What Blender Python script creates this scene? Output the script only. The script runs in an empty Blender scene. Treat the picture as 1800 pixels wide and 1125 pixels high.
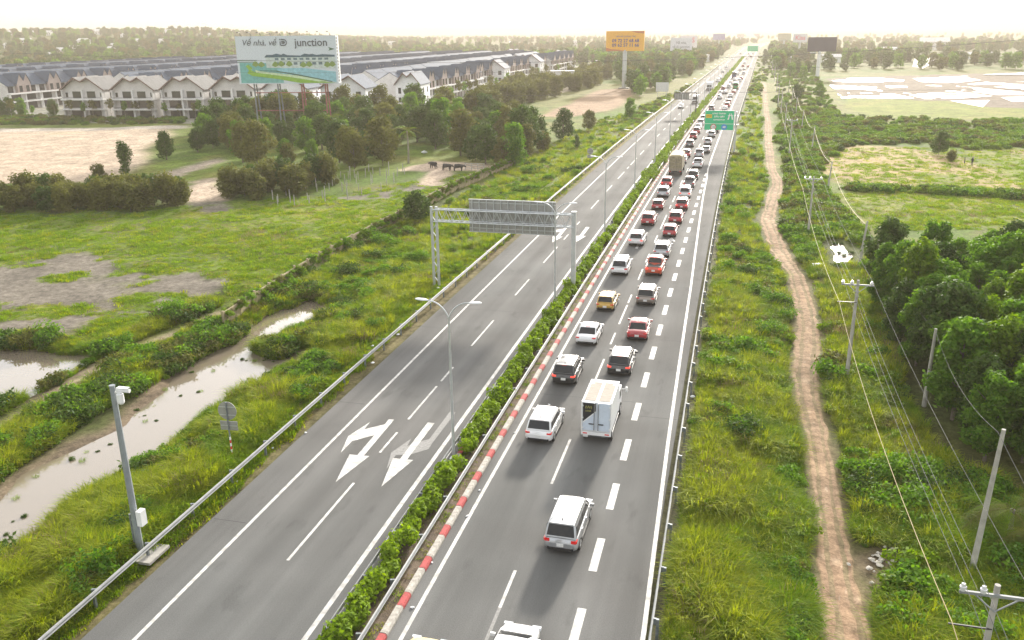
import bpy, bmesh, math, random
import numpy as np
from mathutils import Vector, Matrix
random.seed(7); RNG = np.random.default_rng(11)
D = bpy.data
SC = bpy.context.scene
COL = SC.collection

# ------------------------------------------------------------------ camera, sky, sun, exposure
F, PITCH, ROLL, YAW, H = 1502.2, .3248, -.0118, .2519, 25.67      # focal length in photo pixels (1800 wide), radians, metres
_cy, _sy = math.cos(YAW), math.sin(YAW)
FWD = np.array([-_sy*math.cos(PITCH), _cy*math.cos(PITCH), -math.sin(PITCH)])
_r = np.array([_cy, _sy, 0.]); _u = np.cross(_r, FWD)
CR = _r*math.cos(ROLL) + _u*math.sin(ROLL); CU = -_r*math.sin(ROLL) + _u*math.cos(ROLL)
cam_d = D.cameras.new('camera'); cam_d.sensor_width = 36; cam_d.lens = F/1800*36
cam_d.clip_start = .5; cam_d.clip_end = 30000
cam = D.objects.new('camera', cam_d); COL.objects.link(cam)
cam.matrix_world = Matrix(((CR[0], CU[0], -FWD[0], 0), (CR[1], CU[1], -FWD[1], 0), (CR[2], CU[2], -FWD[2], H), (0, 0, 0, 1)))
SC.camera = cam

SUN_EL, SUN_AZ = math.radians(18), math.radians(4.5)               # azimuth measured from +Y (the road) towards +X
world = D.worlds.new('World'); SC.world = world; world.use_nodes = True
nt = world.node_tree; nt.nodes.clear()
sky = nt.nodes.new('ShaderNodeTexSky'); sky.sky_type = 'NISHITA'; sky.sun_disc = False
sky.sun_elevation = SUN_EL; sky.sun_rotation = SUN_AZ; sky.altitude = 0
sky.air_density = 1.0; sky.dust_density = 6.0; sky.ozone_density = 1.0
hsv = nt.nodes.new('ShaderNodeHueSaturation'); hsv.inputs['Saturation'].default_value = .35
bg = nt.nodes.new('ShaderNodeBackground'); bg.inputs[1].default_value = .14
out = nt.nodes.new('ShaderNodeOutputWorld')
veil = nt.nodes.new('ShaderNodeMix'); veil.data_type = 'RGBA'; veil.inputs[0].default_value = .5; veil.inputs[7].default_value = (6.8, 6.9, 6.95, 1)   # thin even cloud veil over the blue
nt.links.new(sky.outputs[0], hsv.inputs['Color']); nt.links.new(hsv.outputs[0], veil.inputs[6]); nt.links.new(veil.outputs[2], bg.inputs[0]); nt.links.new(bg.outputs[0], out.inputs[0])

sun_d = D.lights.new('sun', 'SUN'); sun_d.energy = 4.0; sun_d.angle = math.radians(4); sun_d.color = (1, .93, .82)
sun = D.objects.new('sun', sun_d); COL.objects.link(sun)
SUN_DIR = Vector((math.sin(SUN_AZ)*math.cos(SUN_EL), math.cos(SUN_AZ)*math.cos(SUN_EL), math.sin(SUN_EL)))
sun.rotation_euler = SUN_DIR.to_track_quat('Z', 'Y').to_euler(); sun.location = SUN_DIR*300

vs = SC.view_settings; vs.view_transform = 'Standard'; vs.look = 'None'; vs.gamma = 1; vs.use_curve_mapping = False
vs.exposure = 1.05
SC.cycles.use_denoising = True; SC.cycles.use_adaptive_sampling = True; SC.cycles.adaptive_threshold = .02; SC.cycles.max_bounces = 6; SC.cycles.volume_bounces = 1
SC.cycles.diffuse_bounces = 2; SC.cycles.glossy_bounces = 2; SC.cycles.transmission_bounces = 3; SC.cycles.transparent_max_bounces = 4
SC.cycles.sample_clamp_indirect = 6; SC.cycles.caustics_reflective = False; SC.cycles.caustics_refractive = False
HAZE_DENSITY, HAZE_ANISO = .00036, .25

# ------------------------------------------------------------------ the survey: photo pixel -> place on the ground
def G(px, py, z=0.):
    d = FWD*F + (px-900)*CR - (py-562.5)*CU; t = (z-H)/d[2]
    return d*t + np.array([0, 0, H])
def at_dist(px, py, Y):
    d = FWD*F + (px-900)*CR - (py-562.5)*CU
    return d*(Y/d[1]) + np.array([0, 0, H])
def xc(Y):                                                       # how far the highway has bent to the right at Y
    Y = np.asarray(Y, float)
    return 5.2e-5*np.clip(np.minimum(Y, 290)-30.6, 0, None)**2 + .0265*np.clip(Y-290, 0, None) + 8e-5*np.clip(Y-1285, 0, None)**2
def hdg(Y): return math.atan2(float(xc(Y+1)-xc(Y-1)), 2.)        # heading of the highway (to the right of +Y)

def _hash(ix, iy, s):
    h = (ix.astype(np.int64)*374761393 + iy.astype(np.int64)*668265263 + s*974634777) & 0x7fffffff
    h = ((h ^ (h >> 13))*1274126177) & 0x7fffffff
    return ((h ^ (h >> 16)) & 0xffff)/65535.
def vnoise(x, y, sc, seed=0):
    x = np.asarray(x, float)/sc; y = np.asarray(y, float)/sc
    ix, iy = np.floor(x), np.floor(y); fx, fy = x-ix, y-iy
    fx = fx*fx*(3-2*fx); fy = fy*fy*(3-2*fy)
    a, b, c, d = _hash(ix, iy, seed), _hash(ix+1, iy, seed), _hash(ix, iy+1, seed), _hash(ix+1, iy+1, seed)
    return (a*(1-fx)+b*fx)*(1-fy) + (c*(1-fx)+d*fx)*fy
def fbm(x, y, sc, seed=0, n=4):
    t, a, o = 0., .5, 0.
    for i in range(n): o = o + a*vnoise(x, y, sc, seed+i*17); t += a; a *= .5; sc *= .48
    return o/t
def sstep(a, b, x):
    t = np.clip((x-a)/(b-a), 0, 1); return t*t*(3-2*t)
def sdist(x, y, poly):                                           # signed distance, positive inside
    x = np.asarray(x, float); y = np.asarray(y, float)
    d2 = np.full(x.shape, 1e18); ins = np.zeros(x.shape, bool); n = len(poly)
    for i in range(n):
        ax, ay = poly[i]; bx, by = poly[(i+1) % n]
        ex, ey = bx-ax, by-ay
        t = np.clip(((x-ax)*ex+(y-ay)*ey)/(ex*ex+ey*ey+1e-9), 0, 1)
        d2 = np.minimum(d2, (x-ax-t*ex)**2+(y-ay-t*ey)**2)
        c = ((ay > y) != (by > y)) & (x < (bx-ax)*(y-ay)/(by-ay+1e-12)+ax); ins ^= c
    return np.sqrt(d2)*np.where(ins, 1, -1)
def region(x, y, poly, jag=1.5, soft=1.0, sc=6., seed=3):        # 0..1 membership with a ragged edge
    x = np.asarray(x, float); y = np.asarray(y, float); out = np.zeros(x.shape)
    p = np.array(poly); m = 3*jag+soft
    s = (x > p[:, 0].min()-m) & (x < p[:, 0].max()+m) & (y > p[:, 1].min()-m) & (y < p[:, 1].max()+m)
    if s.any():
        d = sdist(x[s], y[s], poly) + jag*(fbm(x[s], y[s], sc, seed, 3)-.5)*2
        out[s] = sstep(-soft, soft, d)
    return out
def PX(pts, z=-.9): return [tuple(G(a, b, z)[:2]) for a, b in pts]

# outlines read off the photograph, as places on the ground
WATER_Z = -1.3
POND = PX([(-60, 1000), (0, 917), (20, 883), (43, 860), (60, 837), (93, 820), (140, 800), (187, 777), (240, 752), (262, 722), (300, 690),
           (320, 655), (367, 623), (397, 613), (420, 603), (443, 580), (483, 553), (520, 543), (547, 530), (552, 560), (512, 580), (482, 598), (450, 608),
           (440, 617), (452, 629), (500, 638), (520, 617), (542, 616), (541, 626), (513, 643), (467, 657), (437, 683), (410, 700), (377, 713), (320, 740), (310, 767),
           (287, 787), (233, 810), (200, 833), (187, 857), (143, 880), (90, 913), (53, 947), (0, 967), (-60, 1020)], WATER_Z)
POND2 = PX([(-80, 600), (0, 618), (50, 618), (90, 626), (162, 629), (140, 645), (100, 668), (50, 693), (0, 715), (-80, 760)], WATER_Z)
POND3 = PX([(1462, 434), (1471, 428), (1480, 431), (1486, 440), (1495, 447), (1497, 457), (1488, 464), (1479, 458), (1472, 466), (1465, 457), (1470, 447)], WATER_Z)
HEAP = PX([(1512, 962), (1540, 950), (1580, 958), (1590, 985), (1580, 1015), (1560, 1045), (1530, 1030), (1512, 1000)])
POND4 = PX([(362, 532), (376, 525), (392, 523), (386, 531), (370, 535)], WATER_Z)
PADDY = PX([(1452, 139), (1500, 135), (1560, 133), (1700, 130), (1900, 126), (1900, 196), (1800, 190), (1735, 187), (1665, 176), (1480, 172), (1466, 152)])
PADDY2 = PX([(1608, 104), (1660, 101), (1650, 108), (1622, 121), (1604, 118)])
PADDY3 = PX([(1728, 131), (1800, 127), (1850, 128), (1850, 133), (1740, 134)])
WHITE_ROOFS = PX([(1040, 95), (1150, 91), (1150, 97), (1040, 100)])
SAND = PX([(-300, 236), (0, 231), (150, 228), (292, 226), (300, 238), (262, 262), (272, 284), (235, 300), (175, 318), (110, 323), (0, 326), (-300, 330)])
MUD = [PX([(-40, 470), (100, 440), (190, 445), (240, 470), (330, 480), (380, 500), (330, 545), (180, 560), (60, 588), (-40, 590)]),
       PX([(60, 425), (170, 432), (150, 442), (70, 440)]), PX([(0, 500), (80, 520), (60, 550), (-60, 560)]),
       PX([(330, 350), (410, 345), (420, 370), (370, 372)]), PX([(650, 335), (720, 318), (735, 332), (690, 350), (620, 345)])]
MUDBANK = PX([(-60, 950), (0, 890), (90, 810), (200, 750), (240, 700), (330, 640), (350, 690), (260, 760), (120, 815), (50, 860), (0, 930)], WATER_Z)
YARD = [PX([(735, 322), (750, 300), (795, 302), (796, 312), (770, 325), (740, 330)]), PX([(700, 300), (760, 282), (890, 290), (860, 302), (740, 306)]),
        PX([(325, 352), (330, 318), (380, 312), (400, 350)]), PX([(870, 340), (905, 330), (930, 342), (890, 354)])]
DRY = [PX([(1452, 262), (1500, 254), (1600, 256), (1690, 276), (1780, 312), (1810, 334), (1700, 326), (1500, 328), (1465, 318), (1440, 290)]),
       PX([(1770, 262), (1830, 262), (1830, 280), (1775, 275)])]
LUSH = [PX([(1470, 338), (1560, 334), (1800, 350), (1900, 360), (1900, 420), (1700, 395), (1540, 400), (1500, 385)]),
        PX([(1490, 174), (1660, 177), (1800, 191), (1900, 195), (1900, 225), (1790, 212), (1540, 205), (1485, 190)]),
        PX([(1600, 300), (1700, 305), (1680, 322), (1610, 318)]), PX([(1690, 262), (1800, 270), (1800, 320), (1740, 290)])]
PLOUGH = PX([(948, 205), (975, 192), (1010, 175), (1050, 158), (1110, 152), (1105, 175), (1075, 192), (1010, 205)])
FARSAND = [PX([(860, 165), (990, 148), (1010, 158), (900, 178), (850, 182)]), PX([(840, 158), (900, 148), (1000, 134), (1040, 120), (1060, 124), (1000, 146), (900, 160)])]
TRACK_L = [(1535, 1125, 1450), (1515, 1050, 1447), (1500, 1000, 1442), (1490, 950, 1440), (1480, 900, 1436), (1470, 850, 1430), (1460, 800, 1423), (1450, 750, 1412),
           (1440, 700, 1397), (1437, 650, 1393), (1440, 600, 1400), (1435, 560, 1402), (1425, 520, 1395), (1410, 480, 1385), (1395, 460, 1366), (1380, 430, 1350),
           (1364, 400, 1340), (1361, 385, 1337), (1364, 370, 1345), (1372, 340, 1350), (1377, 320, 1360), (1365, 300, 1350), (1361, 280, 1347), (1357, 250, 1345),
           (1355, 220, 1345), (1350, 190, 1343), (1348, 170, 1342), (1346, 145, 1340)]
TRACK = PX([(1560, 1200), ] + [(a, y) for a, y, b in TRACK_L] + [(b, y) for a, y, b in reversed(TRACK_L)] + [(1452, 1200)])
LEVEE = PX([(-60, 775), (0, 738), (90, 690), (180, 640), (260, 600), (340, 567), (385, 545), (390, 550), (340, 578), (262, 612), (180, 655), (90, 708), (0, 755), (-60, 795)])
LANE = PX([(255, 312), (300, 300), (385, 278), (395, 284), (330, 304), (300, 318), (250, 322)])
ESTROAD = PX([(-300, 234), (0, 226), (330, 221), (330, 226), (0, 232), (-300, 240)])

def straight(x, y): return np.asarray(x, float)-xc(y)
RAIL_L, RAIL_R = -27.95, -2.0
def hz(x, y):                                                    # height of the ground
    x = np.asarray(x, float); y = np.asarray(y, float); s = straight(x, y)
    d = np.maximum(RAIL_L-.9-s, s-RAIL_R-.9)
    z = -.12 - .85*sstep(0, 9, d)
    bump = (fbm(x, y, 7, 5)-.5)*.5 + (fbm(x, y, 40, 9)-.5)*.8
    z = z + bump*sstep(1, 8, d)
    z = np.maximum(z, -1.17); z = np.where(d < 0, -.12-.25*sstep(0, .6, -d), z)
    for poly, dp, wd in ((POND, .75, 1.6), (POND2, .7, 1.5), (POND3, .6, .35), (POND4, .5, .8)):
        p = np.array(poly); m = (x > p[:, 0].min()-4) & (x < p[:, 0].max()+4) & (y > p[:, 1].min()-4) & (y < p[:, 1].max()+4)
        if m.any():
            k = sstep(-wd, .5, sdist(x[m], y[m], poly)) if x.ndim else sstep(-wd, .5, sdist(x, y, poly))
            if x.ndim: z[m] = z[m]*(1-k) + (WATER_Z-.35)*k
            else: z = z*(1-k) + (WATER_Z-.35)*k
    ang = x/np.maximum(y, 1.)
    hill = sstep(700, 1500, np.hypot(x, y))*sstep(-.30, -.75, ang)*24*(.75+.5*fbm(x, y, 260, 31))*(y > 0)
    hill = hill + sstep(900, 1800, np.hypot(x, y))*sstep(.02, -.3, ang)*7*(y > 0)
    return z + hill
def hz1(x, y): return float(hz(np.array([float(x)]), np.array([float(y)]))[0])
def P(px, py):                                                   # the spot on the terrain seen at a pixel
    z = -.9
    for _ in range(4):
        g = G(px, py, z); z = hz1(g[0], g[1])
    return float(g[0]), float(g[1]), z

# ------------------------------------------------------------------ building helpers
def tag(o, label=None, cat=None, group=None, kind=None):
    if label: o['label'] = label
    if cat: o['category'] = cat
    if group: o['group'] = group
    if kind: o['kind'] = kind
    return o
def empty(name, loc=(0, 0, 0), rz=0., label=None, cat=None, group=None, kind=None):
    o = D.objects.new(name, None); COL.objects.link(o); o.location = loc; o.rotation_euler = (0, 0, rz); o.empty_display_size = .3
    return tag(o, label, cat, group, kind)
def link(name, mesh, parent=None, loc=(0, 0, 0), rz=0., mat=None):
    o = D.objects.new(name, mesh); COL.objects.link(o); o.location = loc; o.rotation_euler = (0, 0, rz)
    if parent is not None: o.parent = parent
    if mat is not None and len(mesh.materials):
        o.material_slots[0].link = 'OBJECT'; o.material_slots[0].material = mat
    return o
def copy_tree(o, parent=None):
    c = o.copy(); COL.objects.link(c); c.parent = parent
    for ch in list(o.children): copy_tree(ch, c)
    return c

class MB:
    def __init__(s): s.v = []; s.f = []; s.m = []
    def add(s, vs, fs, m=0):
        n = len(s.v); s.v += [tuple(p) for p in vs]; s.f += [tuple(n+i for i in f) for f in fs]; s.m += [m]*len(fs); return s
    def box(s, c, d, m=0, rz=0., taper=1.):
        hx, hy, h = d[0]/2, d[1]/2, d[2]/2; ca, sa = math.cos(rz), math.sin(rz); vs = []
        for z, k in ((-h, 1.), (h, taper)):
            for x, y in ((-hx, -hy), (hx, -hy), (hx, hy), (-hx, hy)):
                x *= k; y *= k; vs.append((c[0]+x*ca-y*sa, c[1]+x*sa+y*ca, c[2]+z))
        return s.add(vs, [(3, 2, 1, 0), (4, 5, 6, 7), (0, 1, 5, 4), (1, 2, 6, 5), (2, 3, 7, 6), (3, 0, 4, 7)], m)
    def quad(s, a, b, c, d, m=0): return s.add([a, b, c, d], [(0, 1, 2, 3)], m)
    def prism(s, pts, axis, a, b, m=0):                          # 2-D outline extruded along an axis
        n = len(pts)
        def mk(p, t): return {'x': (t, p[0], p[1]), 'y': (p[0], t, p[1]), 'z': (p[0], p[1], t)}[axis]
        vs = [mk(p, a) for p in pts] + [mk(p, b) for p in pts]
        fs = [tuple(range(n-1, -1, -1)), tuple(range(n, 2*n))] + [(i, (i+1) % n, n+(i+1) % n, n+i) for i in range(n)]
        return s.add(vs, fs, m)
    def tube(s, p0, p1, r0, r1=None, n=8, m=0, caps=True):
        r1 = r0 if r1 is None else r1; p0, p1 = Vector(p0), Vector(p1); d = (p1-p0)
        if d.length < 1e-6: return s
        q = d.to_track_quat('Z', 'Y'); vs = []
        for p, r in ((p0, r0), (p1, r1)):
            for i in range(n):
                a = 2*math.pi*i/n; vs.append(p + q @ Vector((math.cos(a)*r, math.sin(a)*r, 0)))
        fs = [(i, (i+1) % n, n+(i+1) % n, n+i) for i in range(n)]
        if caps: fs += [tuple(range(n-1, -1, -1)), tuple(range(n, 2*n))]
        return s.add(vs, fs, m)
    def path(s, pts, r, n=6, m=0):
        pts = [Vector(p) for p in pts]; k = len(pts); vs = []; rr = r if hasattr(r, '__len__') else [r]*k
        for i, p in enumerate(pts):
            d = (pts[min(i+1, k-1)]-pts[max(i-1, 0)]).normalized(); q = d.to_track_quat('Z', 'Y')
            for j in range(n):
                a = 2*math.pi*j/n; vs.append(p + q @ Vector((math.cos(a)*rr[i], math.sin(a)*rr[i], 0)))
        fs = [(i*n+j, i*n+(j+1) % n, (i+1)*n+(j+1) % n, (i+1)*n+j) for i in range(k-1) for j in range(n)]
        fs += [tuple(range(n-1, -1, -1)), tuple((k-1)*n+j for j in range(n))]
        return s.add(vs, fs, m)
    def ball(s, c, r, n=8, k=5, m=0):
        r = r if hasattr(r, '__len__') else (r, r, r); vs = [(c[0], c[1], c[2]-r[2])]
        for i in range(1, k):
            t = -math.pi/2+math.pi*i/k
            for j in range(n):
                a = 2*math.pi*j/n; vs.append((c[0]+r[0]*math.cos(t)*math.cos(a), c[1]+r[1]*math.cos(t)*math.sin(a), c[2]+r[2]*math.sin(t)))
        vs.append((c[0], c[1], c[2]+r[2])); e = len(vs)-1
        fs = [(0, 1+(j+1) % n, 1+j) for j in range(n)]
        for i in range(k-2): fs += [(1+i*n+j, 1+i*n+(j+1) % n, 1+(i+1)*n+(j+1) % n, 1+(i+1)*n+j) for j in range(n)]
        fs += [(1+(k-2)*n+j, 1+(k-2)*n+(j+1) % n, e) for j in range(n)]
        return s.add(vs, fs, m)
    def mesh(s, name, mats, smooth=False):
        me = D.meshes.new(name); me.from_pydata(s.v, [], s.f)
        for m in (mats if isinstance(mats, (list, tuple)) else [mats]): me.materials.append(m)
        if max(s.m, default=0): me.polygons.foreach_set('material_index', s.m)
        if smooth:
            me.polygons.foreach_set('use_smooth', [True]*len(s.f)); me.update()
            if hasattr(me, 'set_sharp_from_angle'): me.set_sharp_from_angle(angle=math.radians(38))
        me.update(); return me
    def build(s, name, mats, parent=None, loc=(0, 0, 0), rz=0., smooth=False):
        return link(name, s.mesh(name, mats, smooth), parent, loc, rz)

def np_mesh(name, v, f, mat, col=None, smooth=False):            # arrays -> mesh; f has 3 or 4 columns
    me = D.meshes.new(name); v = np.asarray(v, np.float32); f = np.asarray(f, np.int32); n, k = f.shape
    me.vertices.add(len(v)); me.vertices.foreach_set('co', v.ravel())
    me.loops.add(n*k); me.loops.foreach_set('vertex_index', f.ravel())
    me.polygons.add(n); me.polygons.foreach_set('loop_start', np.arange(0, n*k, k, dtype=np.int32))
    if smooth: me.polygons.foreach_set('use_smooth', np.ones(n, bool))
    if mat is not None: me.materials.append(mat)
    me.update(calc_edges=True)
    if col is not None:
        a = me.attributes.new('col', 'FLOAT_COLOR', 'POINT')
        c = np.ones((len(v), 4), np.float32); c[:, :3] = col; a.data.foreach_set('color', c.ravel())
    return me

_ONE = 'zeroth first second third fourth fifth sixth seventh eighth ninth tenth eleventh twelfth thirteenth fourteenth fifteenth sixteenth seventeenth eighteenth nineteenth'.split()
def ordinal(n):
    if n < 20: return _ONE[n]
    t = {2: 'twent', 3: 'thirt', 4: 'fort', 5: 'fift', 6: 'sixt', 7: 'sevent', 8: 'eight', 9: 'ninet'}[n//10]
    return t+'ieth' if n % 10 == 0 else t+'y-'+_ONE[n % 10]
# ------------------------------------------------------------------ materials
def pm(name, col, rough=.6, metal=0., var=.12, sc=3., bump=0., bsc=40., coat=0., spec=.5, emit=0., stretch=None, col2=None, grime=0.):
    m = D.materials.new(name); m.use_nodes = True; t = m.node_tree; N, L = t.nodes, t.links
    b = N['Principled BSDF']; b.inputs['Roughness'].default_value = rough; b.inputs['Metallic'].default_value = metal
    b.inputs['Coat Weight'].default_value = coat; b.inputs['Coat Roughness'].default_value = .06
    b.inputs['Specular IOR Level'].default_value = spec
    tc = N.new('ShaderNodeTexCoord'); src = tc.outputs['Object']
    if stretch:
        mp = N.new('ShaderNodeMapping'); mp.inputs['Scale'].default_value = stretch; L.new(src, mp.inputs[0]); src = mp.outputs[0]
    no = N.new('ShaderNodeTexNoise'); no.inputs['Scale'].default_value = sc; no.inputs['Detail'].default_value = 5; L.new(src, no.inputs['Vector'])
    rp = N.new('ShaderNodeValToRGB'); e = rp.color_ramp.elements
    lo = [c*(1-var) for c in col] if col2 is None else col2; hi = [min(1, c*(1+var)) for c in col]
    e[0].position = .3; e[1].position = .7; e[0].color = (*lo, 1); e[1].color = (*hi, 1)
    L.new(no.outputs['Fac'], rp.inputs[0]); L.new(rp.outputs[0], b.inputs['Base Color'])
    if emit: L.new(rp.outputs[0], b.inputs['Emission Color']); b.inputs['Emission Strength'].default_value = emit
    if bump:
        n2 = N.new('ShaderNodeTexNoise'); n2.inputs['Scale'].default_value = bsc; n2.inputs['Detail'].default_value = 3; L.new(src, n2.inputs['Vector'])
        bp = N.new('ShaderNodeBump'); bp.inputs['Strength'].default_value = bump; bp.inputs['Distance'].default_value = .05
        L.new(n2.outputs['Fac'], bp.inputs['Height']); L.new(bp.outputs[0], b.inputs['Normal'])
    return m
def leafmat(name, c1, c2, trans=.4, objvar=.35):                  # leaves: each leaf its own tint (attribute), each plant its own shift
    m = D.materials.new(name); m.use_nodes = True; t = m.node_tree; N, L = t.nodes, t.links; N.clear()
    at = N.new('ShaderNodeAttribute'); at.attribute_name = 'col'; sp = N.new('ShaderNodeSeparateColor'); L.new(at.outputs['Color'], sp.inputs[0])
    oi = N.new('ShaderNodeObjectInfo'); ad = N.new('ShaderNodeMath'); ad.operation = 'MULTIPLY_ADD'
    ad.inputs[1].default_value = objvar; L.new(oi.outputs['Random'], ad.inputs[0]); L.new(sp.outputs[0], ad.inputs[2])
    sb = N.new('ShaderNodeMath'); sb.operation = 'SUBTRACT'; sb.inputs[1].default_value = objvar/2; sb.use_clamp = True; L.new(ad.outputs[0], sb.inputs[0])
    mx = N.new('ShaderNodeMix'); mx.data_type = 'RGBA'; mx.inputs[6].default_value = (*c1, 1); mx.inputs[7].default_value = (*c2, 1); L.new(sb.outputs[0], mx.inputs[0])
    df = N.new('ShaderNodeBsdfPrincipled'); df.inputs['Roughness'].default_value = .6; df.inputs['Specular IOR Level'].default_value = .06
    tr = N.new('ShaderNodeBsdfTranslucent'); ms = N.new('ShaderNodeMixShader'); ms.inputs[0].default_value = trans; o = N.new('ShaderNodeOutputMaterial')
    hs = N.new('ShaderNodeHueSaturation'); hs.inputs['Value'].default_value = 1.25; hs.inputs['Saturation'].default_value = 1.1; L.new(mx.outputs[2], hs.inputs['Color'])
    L.new(mx.outputs[2], df.inputs['Base Color']); L.new(hs.outputs[0], tr.inputs['Color'])
    L.new(df.outputs[0], ms.inputs[1]); L.new(tr.outputs[0], ms.inputs[2]); L.new(ms.outputs[0], o.inputs[0])
    return m
# ------------------------------------------------------------------ terrain
def ground_material():
    m = D.materials.new('ground'); m.use_nodes = True; t = m.node_tree; N, L = t.nodes, t.links
    b = N['Principled BSDF']; b.inputs['Roughness'].default_value = .95; b.inputs['Specular IOR Level'].default_value = .1
    at = N.new('ShaderNodeAttribute'); at.attribute_name = 'col'
    tc = N.new('ShaderNodeTexCoord')
    def noise(sc, det=6, rough=.6):
        n = N.new('ShaderNodeTexNoise'); n.inputs['Scale'].default_value = sc; n.inputs['Detail'].default_value = det
        n.inputs['Roughness'].default_value = rough; L.new(tc.outputs['Object'], n.inputs['Vector']); return n.outputs['Fac']
    def rng(src, lo, hi):
        r = N.new('ShaderNodeMapRange'); r.inputs[1].default_value = .3; r.inputs[2].default_value = .7
        r.inputs[3].default_value = lo; r.inputs[4].default_value = hi; L.new(src, r.inputs[0]); return r.outputs[0]
    def mul(a, bb):
        n = N.new('ShaderNodeMath'); n.operation = 'MULTIPLY'; L.new(a, n.inputs[0]); L.new(bb, n.inputs[1]); return n.outputs[0]
    v = mul(mul(rng(noise(1.6), .6, 1.4), rng(noise(.22), .72, 1.28)), rng(noise(7), .75, 1.25))
    sc = N.new('ShaderNodeVectorMath'); sc.operation = 'SCALE'; L.new(at.outputs['Color'], sc.inputs[0]); L.new(v, sc.inputs['Scale'])
    L.new(sc.outputs[0], b.inputs['Base Color'])
    bp = N.new('ShaderNodeBump'); bp.inputs['Strength'].default_value = .6; bp.inputs['Distance'].default_value = .12
    L.new(noise(3.5, 8, .7), bp.inputs['Height']); L.new(bp.outputs[0], b.inputs['Normal'])
    return m

def lerp(c, k, col): return c*(1-k[:, None]) + np.array(col)[None]*k[:, None]
def ground_colour(x, y):
    s = straight(x, y); n = fbm(x, y, 9, 21); n2 = fbm(x, y, 30, 22); n3 = fbm(x, y, 3, 23)
    c = np.tile(np.array([.085, .135, .020]), (len(x), 1))
    c = lerp(c, sstep(.45, .65, n2), (.12, .165, .024)); c = lerp(c, sstep(.52, .75, n)*.7, (.16, .15, .038)); c = lerp(c, sstep(.6, .8, n3)*.4, (.13, .10, .055))
    near = sstep(180, 110, y)*sstep(-62, -52, x)*sstep(24, 15, x); c = lerp(c, near*.8, (.060, .062, .024))
    meadow = region(x, y, PX([(-60, 390), (250, 378), (420, 350), (700, 350), (860, 300), (700, 385), (520, 495), (400, 560), (250, 600), (-60, 640)]), 2, 3)
    c = lerp(c, meadow*.85, (.125, .165, .022)); c = lerp(c, meadow*sstep(.5, .68, n)*.75, (.20, .19, .032)); c = lerp(c, meadow*sstep(.5, .7, fbm(x, y, 18, 24))*.5, (.085, .12, .022)); c = lerp(c, meadow*sstep(.62, .78, fbm(x, y, 4, 25))*.5, (.17, .135, .075))
    far = sstep(150, 420, y)
    c = lerp(c, far*.8*sstep(.38, .55, n2), (.16, .155, .055)); c = lerp(c, sstep(450, 900, y)*.7, (.08, .10, .04))
    for p in MUD: c = lerp(c, region(x, y, p, 4, 1.5, 5, 41)*sstep(.3, .5, fbm(x, y, 5, 77)), (.165, .145, .118))
    c = lerp(c, region(x, y, MUDBANK, 1.5, .8, 4, 42)*.9, (.17, .125, .085))
    for p in YARD: c = lerp(c, region(x, y, p, 2, 1, 5, 43), (.42, .33, .25))
    sand = region(x, y, SAND, 3, 2, 12, 44); c = lerp(c, sand, (.43, .34, .255)); c = lerp(c, sand*sstep(.62, .8, fbm(x, y, 16, 45))*.5*sstep(190, 225, y+.2*x+40), (.26, .25, .1))
    for p in DRY: c = lerp(c, region(x, y, p, 2, 1.5, 10, 46)*(.65+.35*n), (.36, .26, .13))
    for p in LUSH: c = lerp(c, region(x, y, p, 1, 1, 10, 47), (.15, .18, .028)); c = lerp(c, region(x, y, p, 1, 1, 10, 47)*sstep(.45, .65, n)*.6, (.20, .19, .045))
    c = lerp(c, region(x, y, HEAP, 1., .8, 2, 57)*.9, (.20, .15, .10))
    c = lerp(c, region(x, y, PLOUGH, 3, 2, 12, 48), (.28, .19, .12))
    for p in FARSAND: c = lerp(c, region(x, y, p, 3, 2, 12, 49), (.5, .42, .33))
    pad = region(x, y, PADDY, 2, 1, 15, 50); c = lerp(c, pad, (.15, .12, .09))
    c = lerp(c, region(x, y, LEVEE, .8, .6, 4, 51), (.30, .24, .165)); c = lerp(c, region(x, y, LANE, .6, .6, 4, 52), (.34, .28, .22)); c = lerp(c, region(x, y, ESTROAD, .5, .8, 6, 53), (.42, .37, .31))
    est = ((x < -100) & (x > -420) & (y > 244) & (y < 720)).astype(float); c = lerp(c, est*.85, (.26, .25, .22))
    for pp in (POND, POND2):
        q = np.array(pp); m = (x > q[:, 0].min()-6) & (x < q[:, 0].max()+6) & (y > q[:, 1].min()-6) & (y < q[:, 1].max()+6); k = np.zeros(len(x)); dd = sdist(x[m], y[m], pp)+1.6*(fbm(x[m], y[m], 2.5, 88)-.5)*2; k[m] = sstep(-2.6, -.6, dd); c = lerp(c, k*.95, (.15, .115, .08))
    tk = region(x, y, TRACK, .55, .4, 3, 54); rut = .5+.5*vnoise(x*3, y*.25, 1., 55)
    c = lerp(c, tk*.8, (.30, .22, .14))
    edge = region(x, y, TRACK, 1.4, 1.6, 3, 56)*(1-tk); c = lerp(c, edge*.7, (.27, .21, .13))
    # grey, stony soil behind the guard rails
    dl = RAIL_L-s; c = lerp(c, (sstep(-1.2, -.2, dl)*sstep(2.6, .8, dl))*(.35+.5*n), (.20, .15, .085))
    dr = s-RAIL_R; c = lerp(c, (sstep(-1., -.1, dr)*sstep(1.4, .5, dr))*(.3+.4*n), (.16, .14, .10))
    return c
def grid_axis(stops):                                            # [(start, step), ...] with steps blending geometrically
    xs = []; 
    for (a, da), (b, db) in zip(stops, stops[1:]):
        x = a
        n = max(1, int(round(abs(b-a)/((da+db)/2)))); r = np.linspace(0, 1, n, endpoint=False)
        w = da*r + (db-da)*r*r/2; w = w/(da+(db-da)/2); xs += list(a+(b-a)*w)
    xs.append(stops[-1][0]); return np.array(xs)
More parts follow.
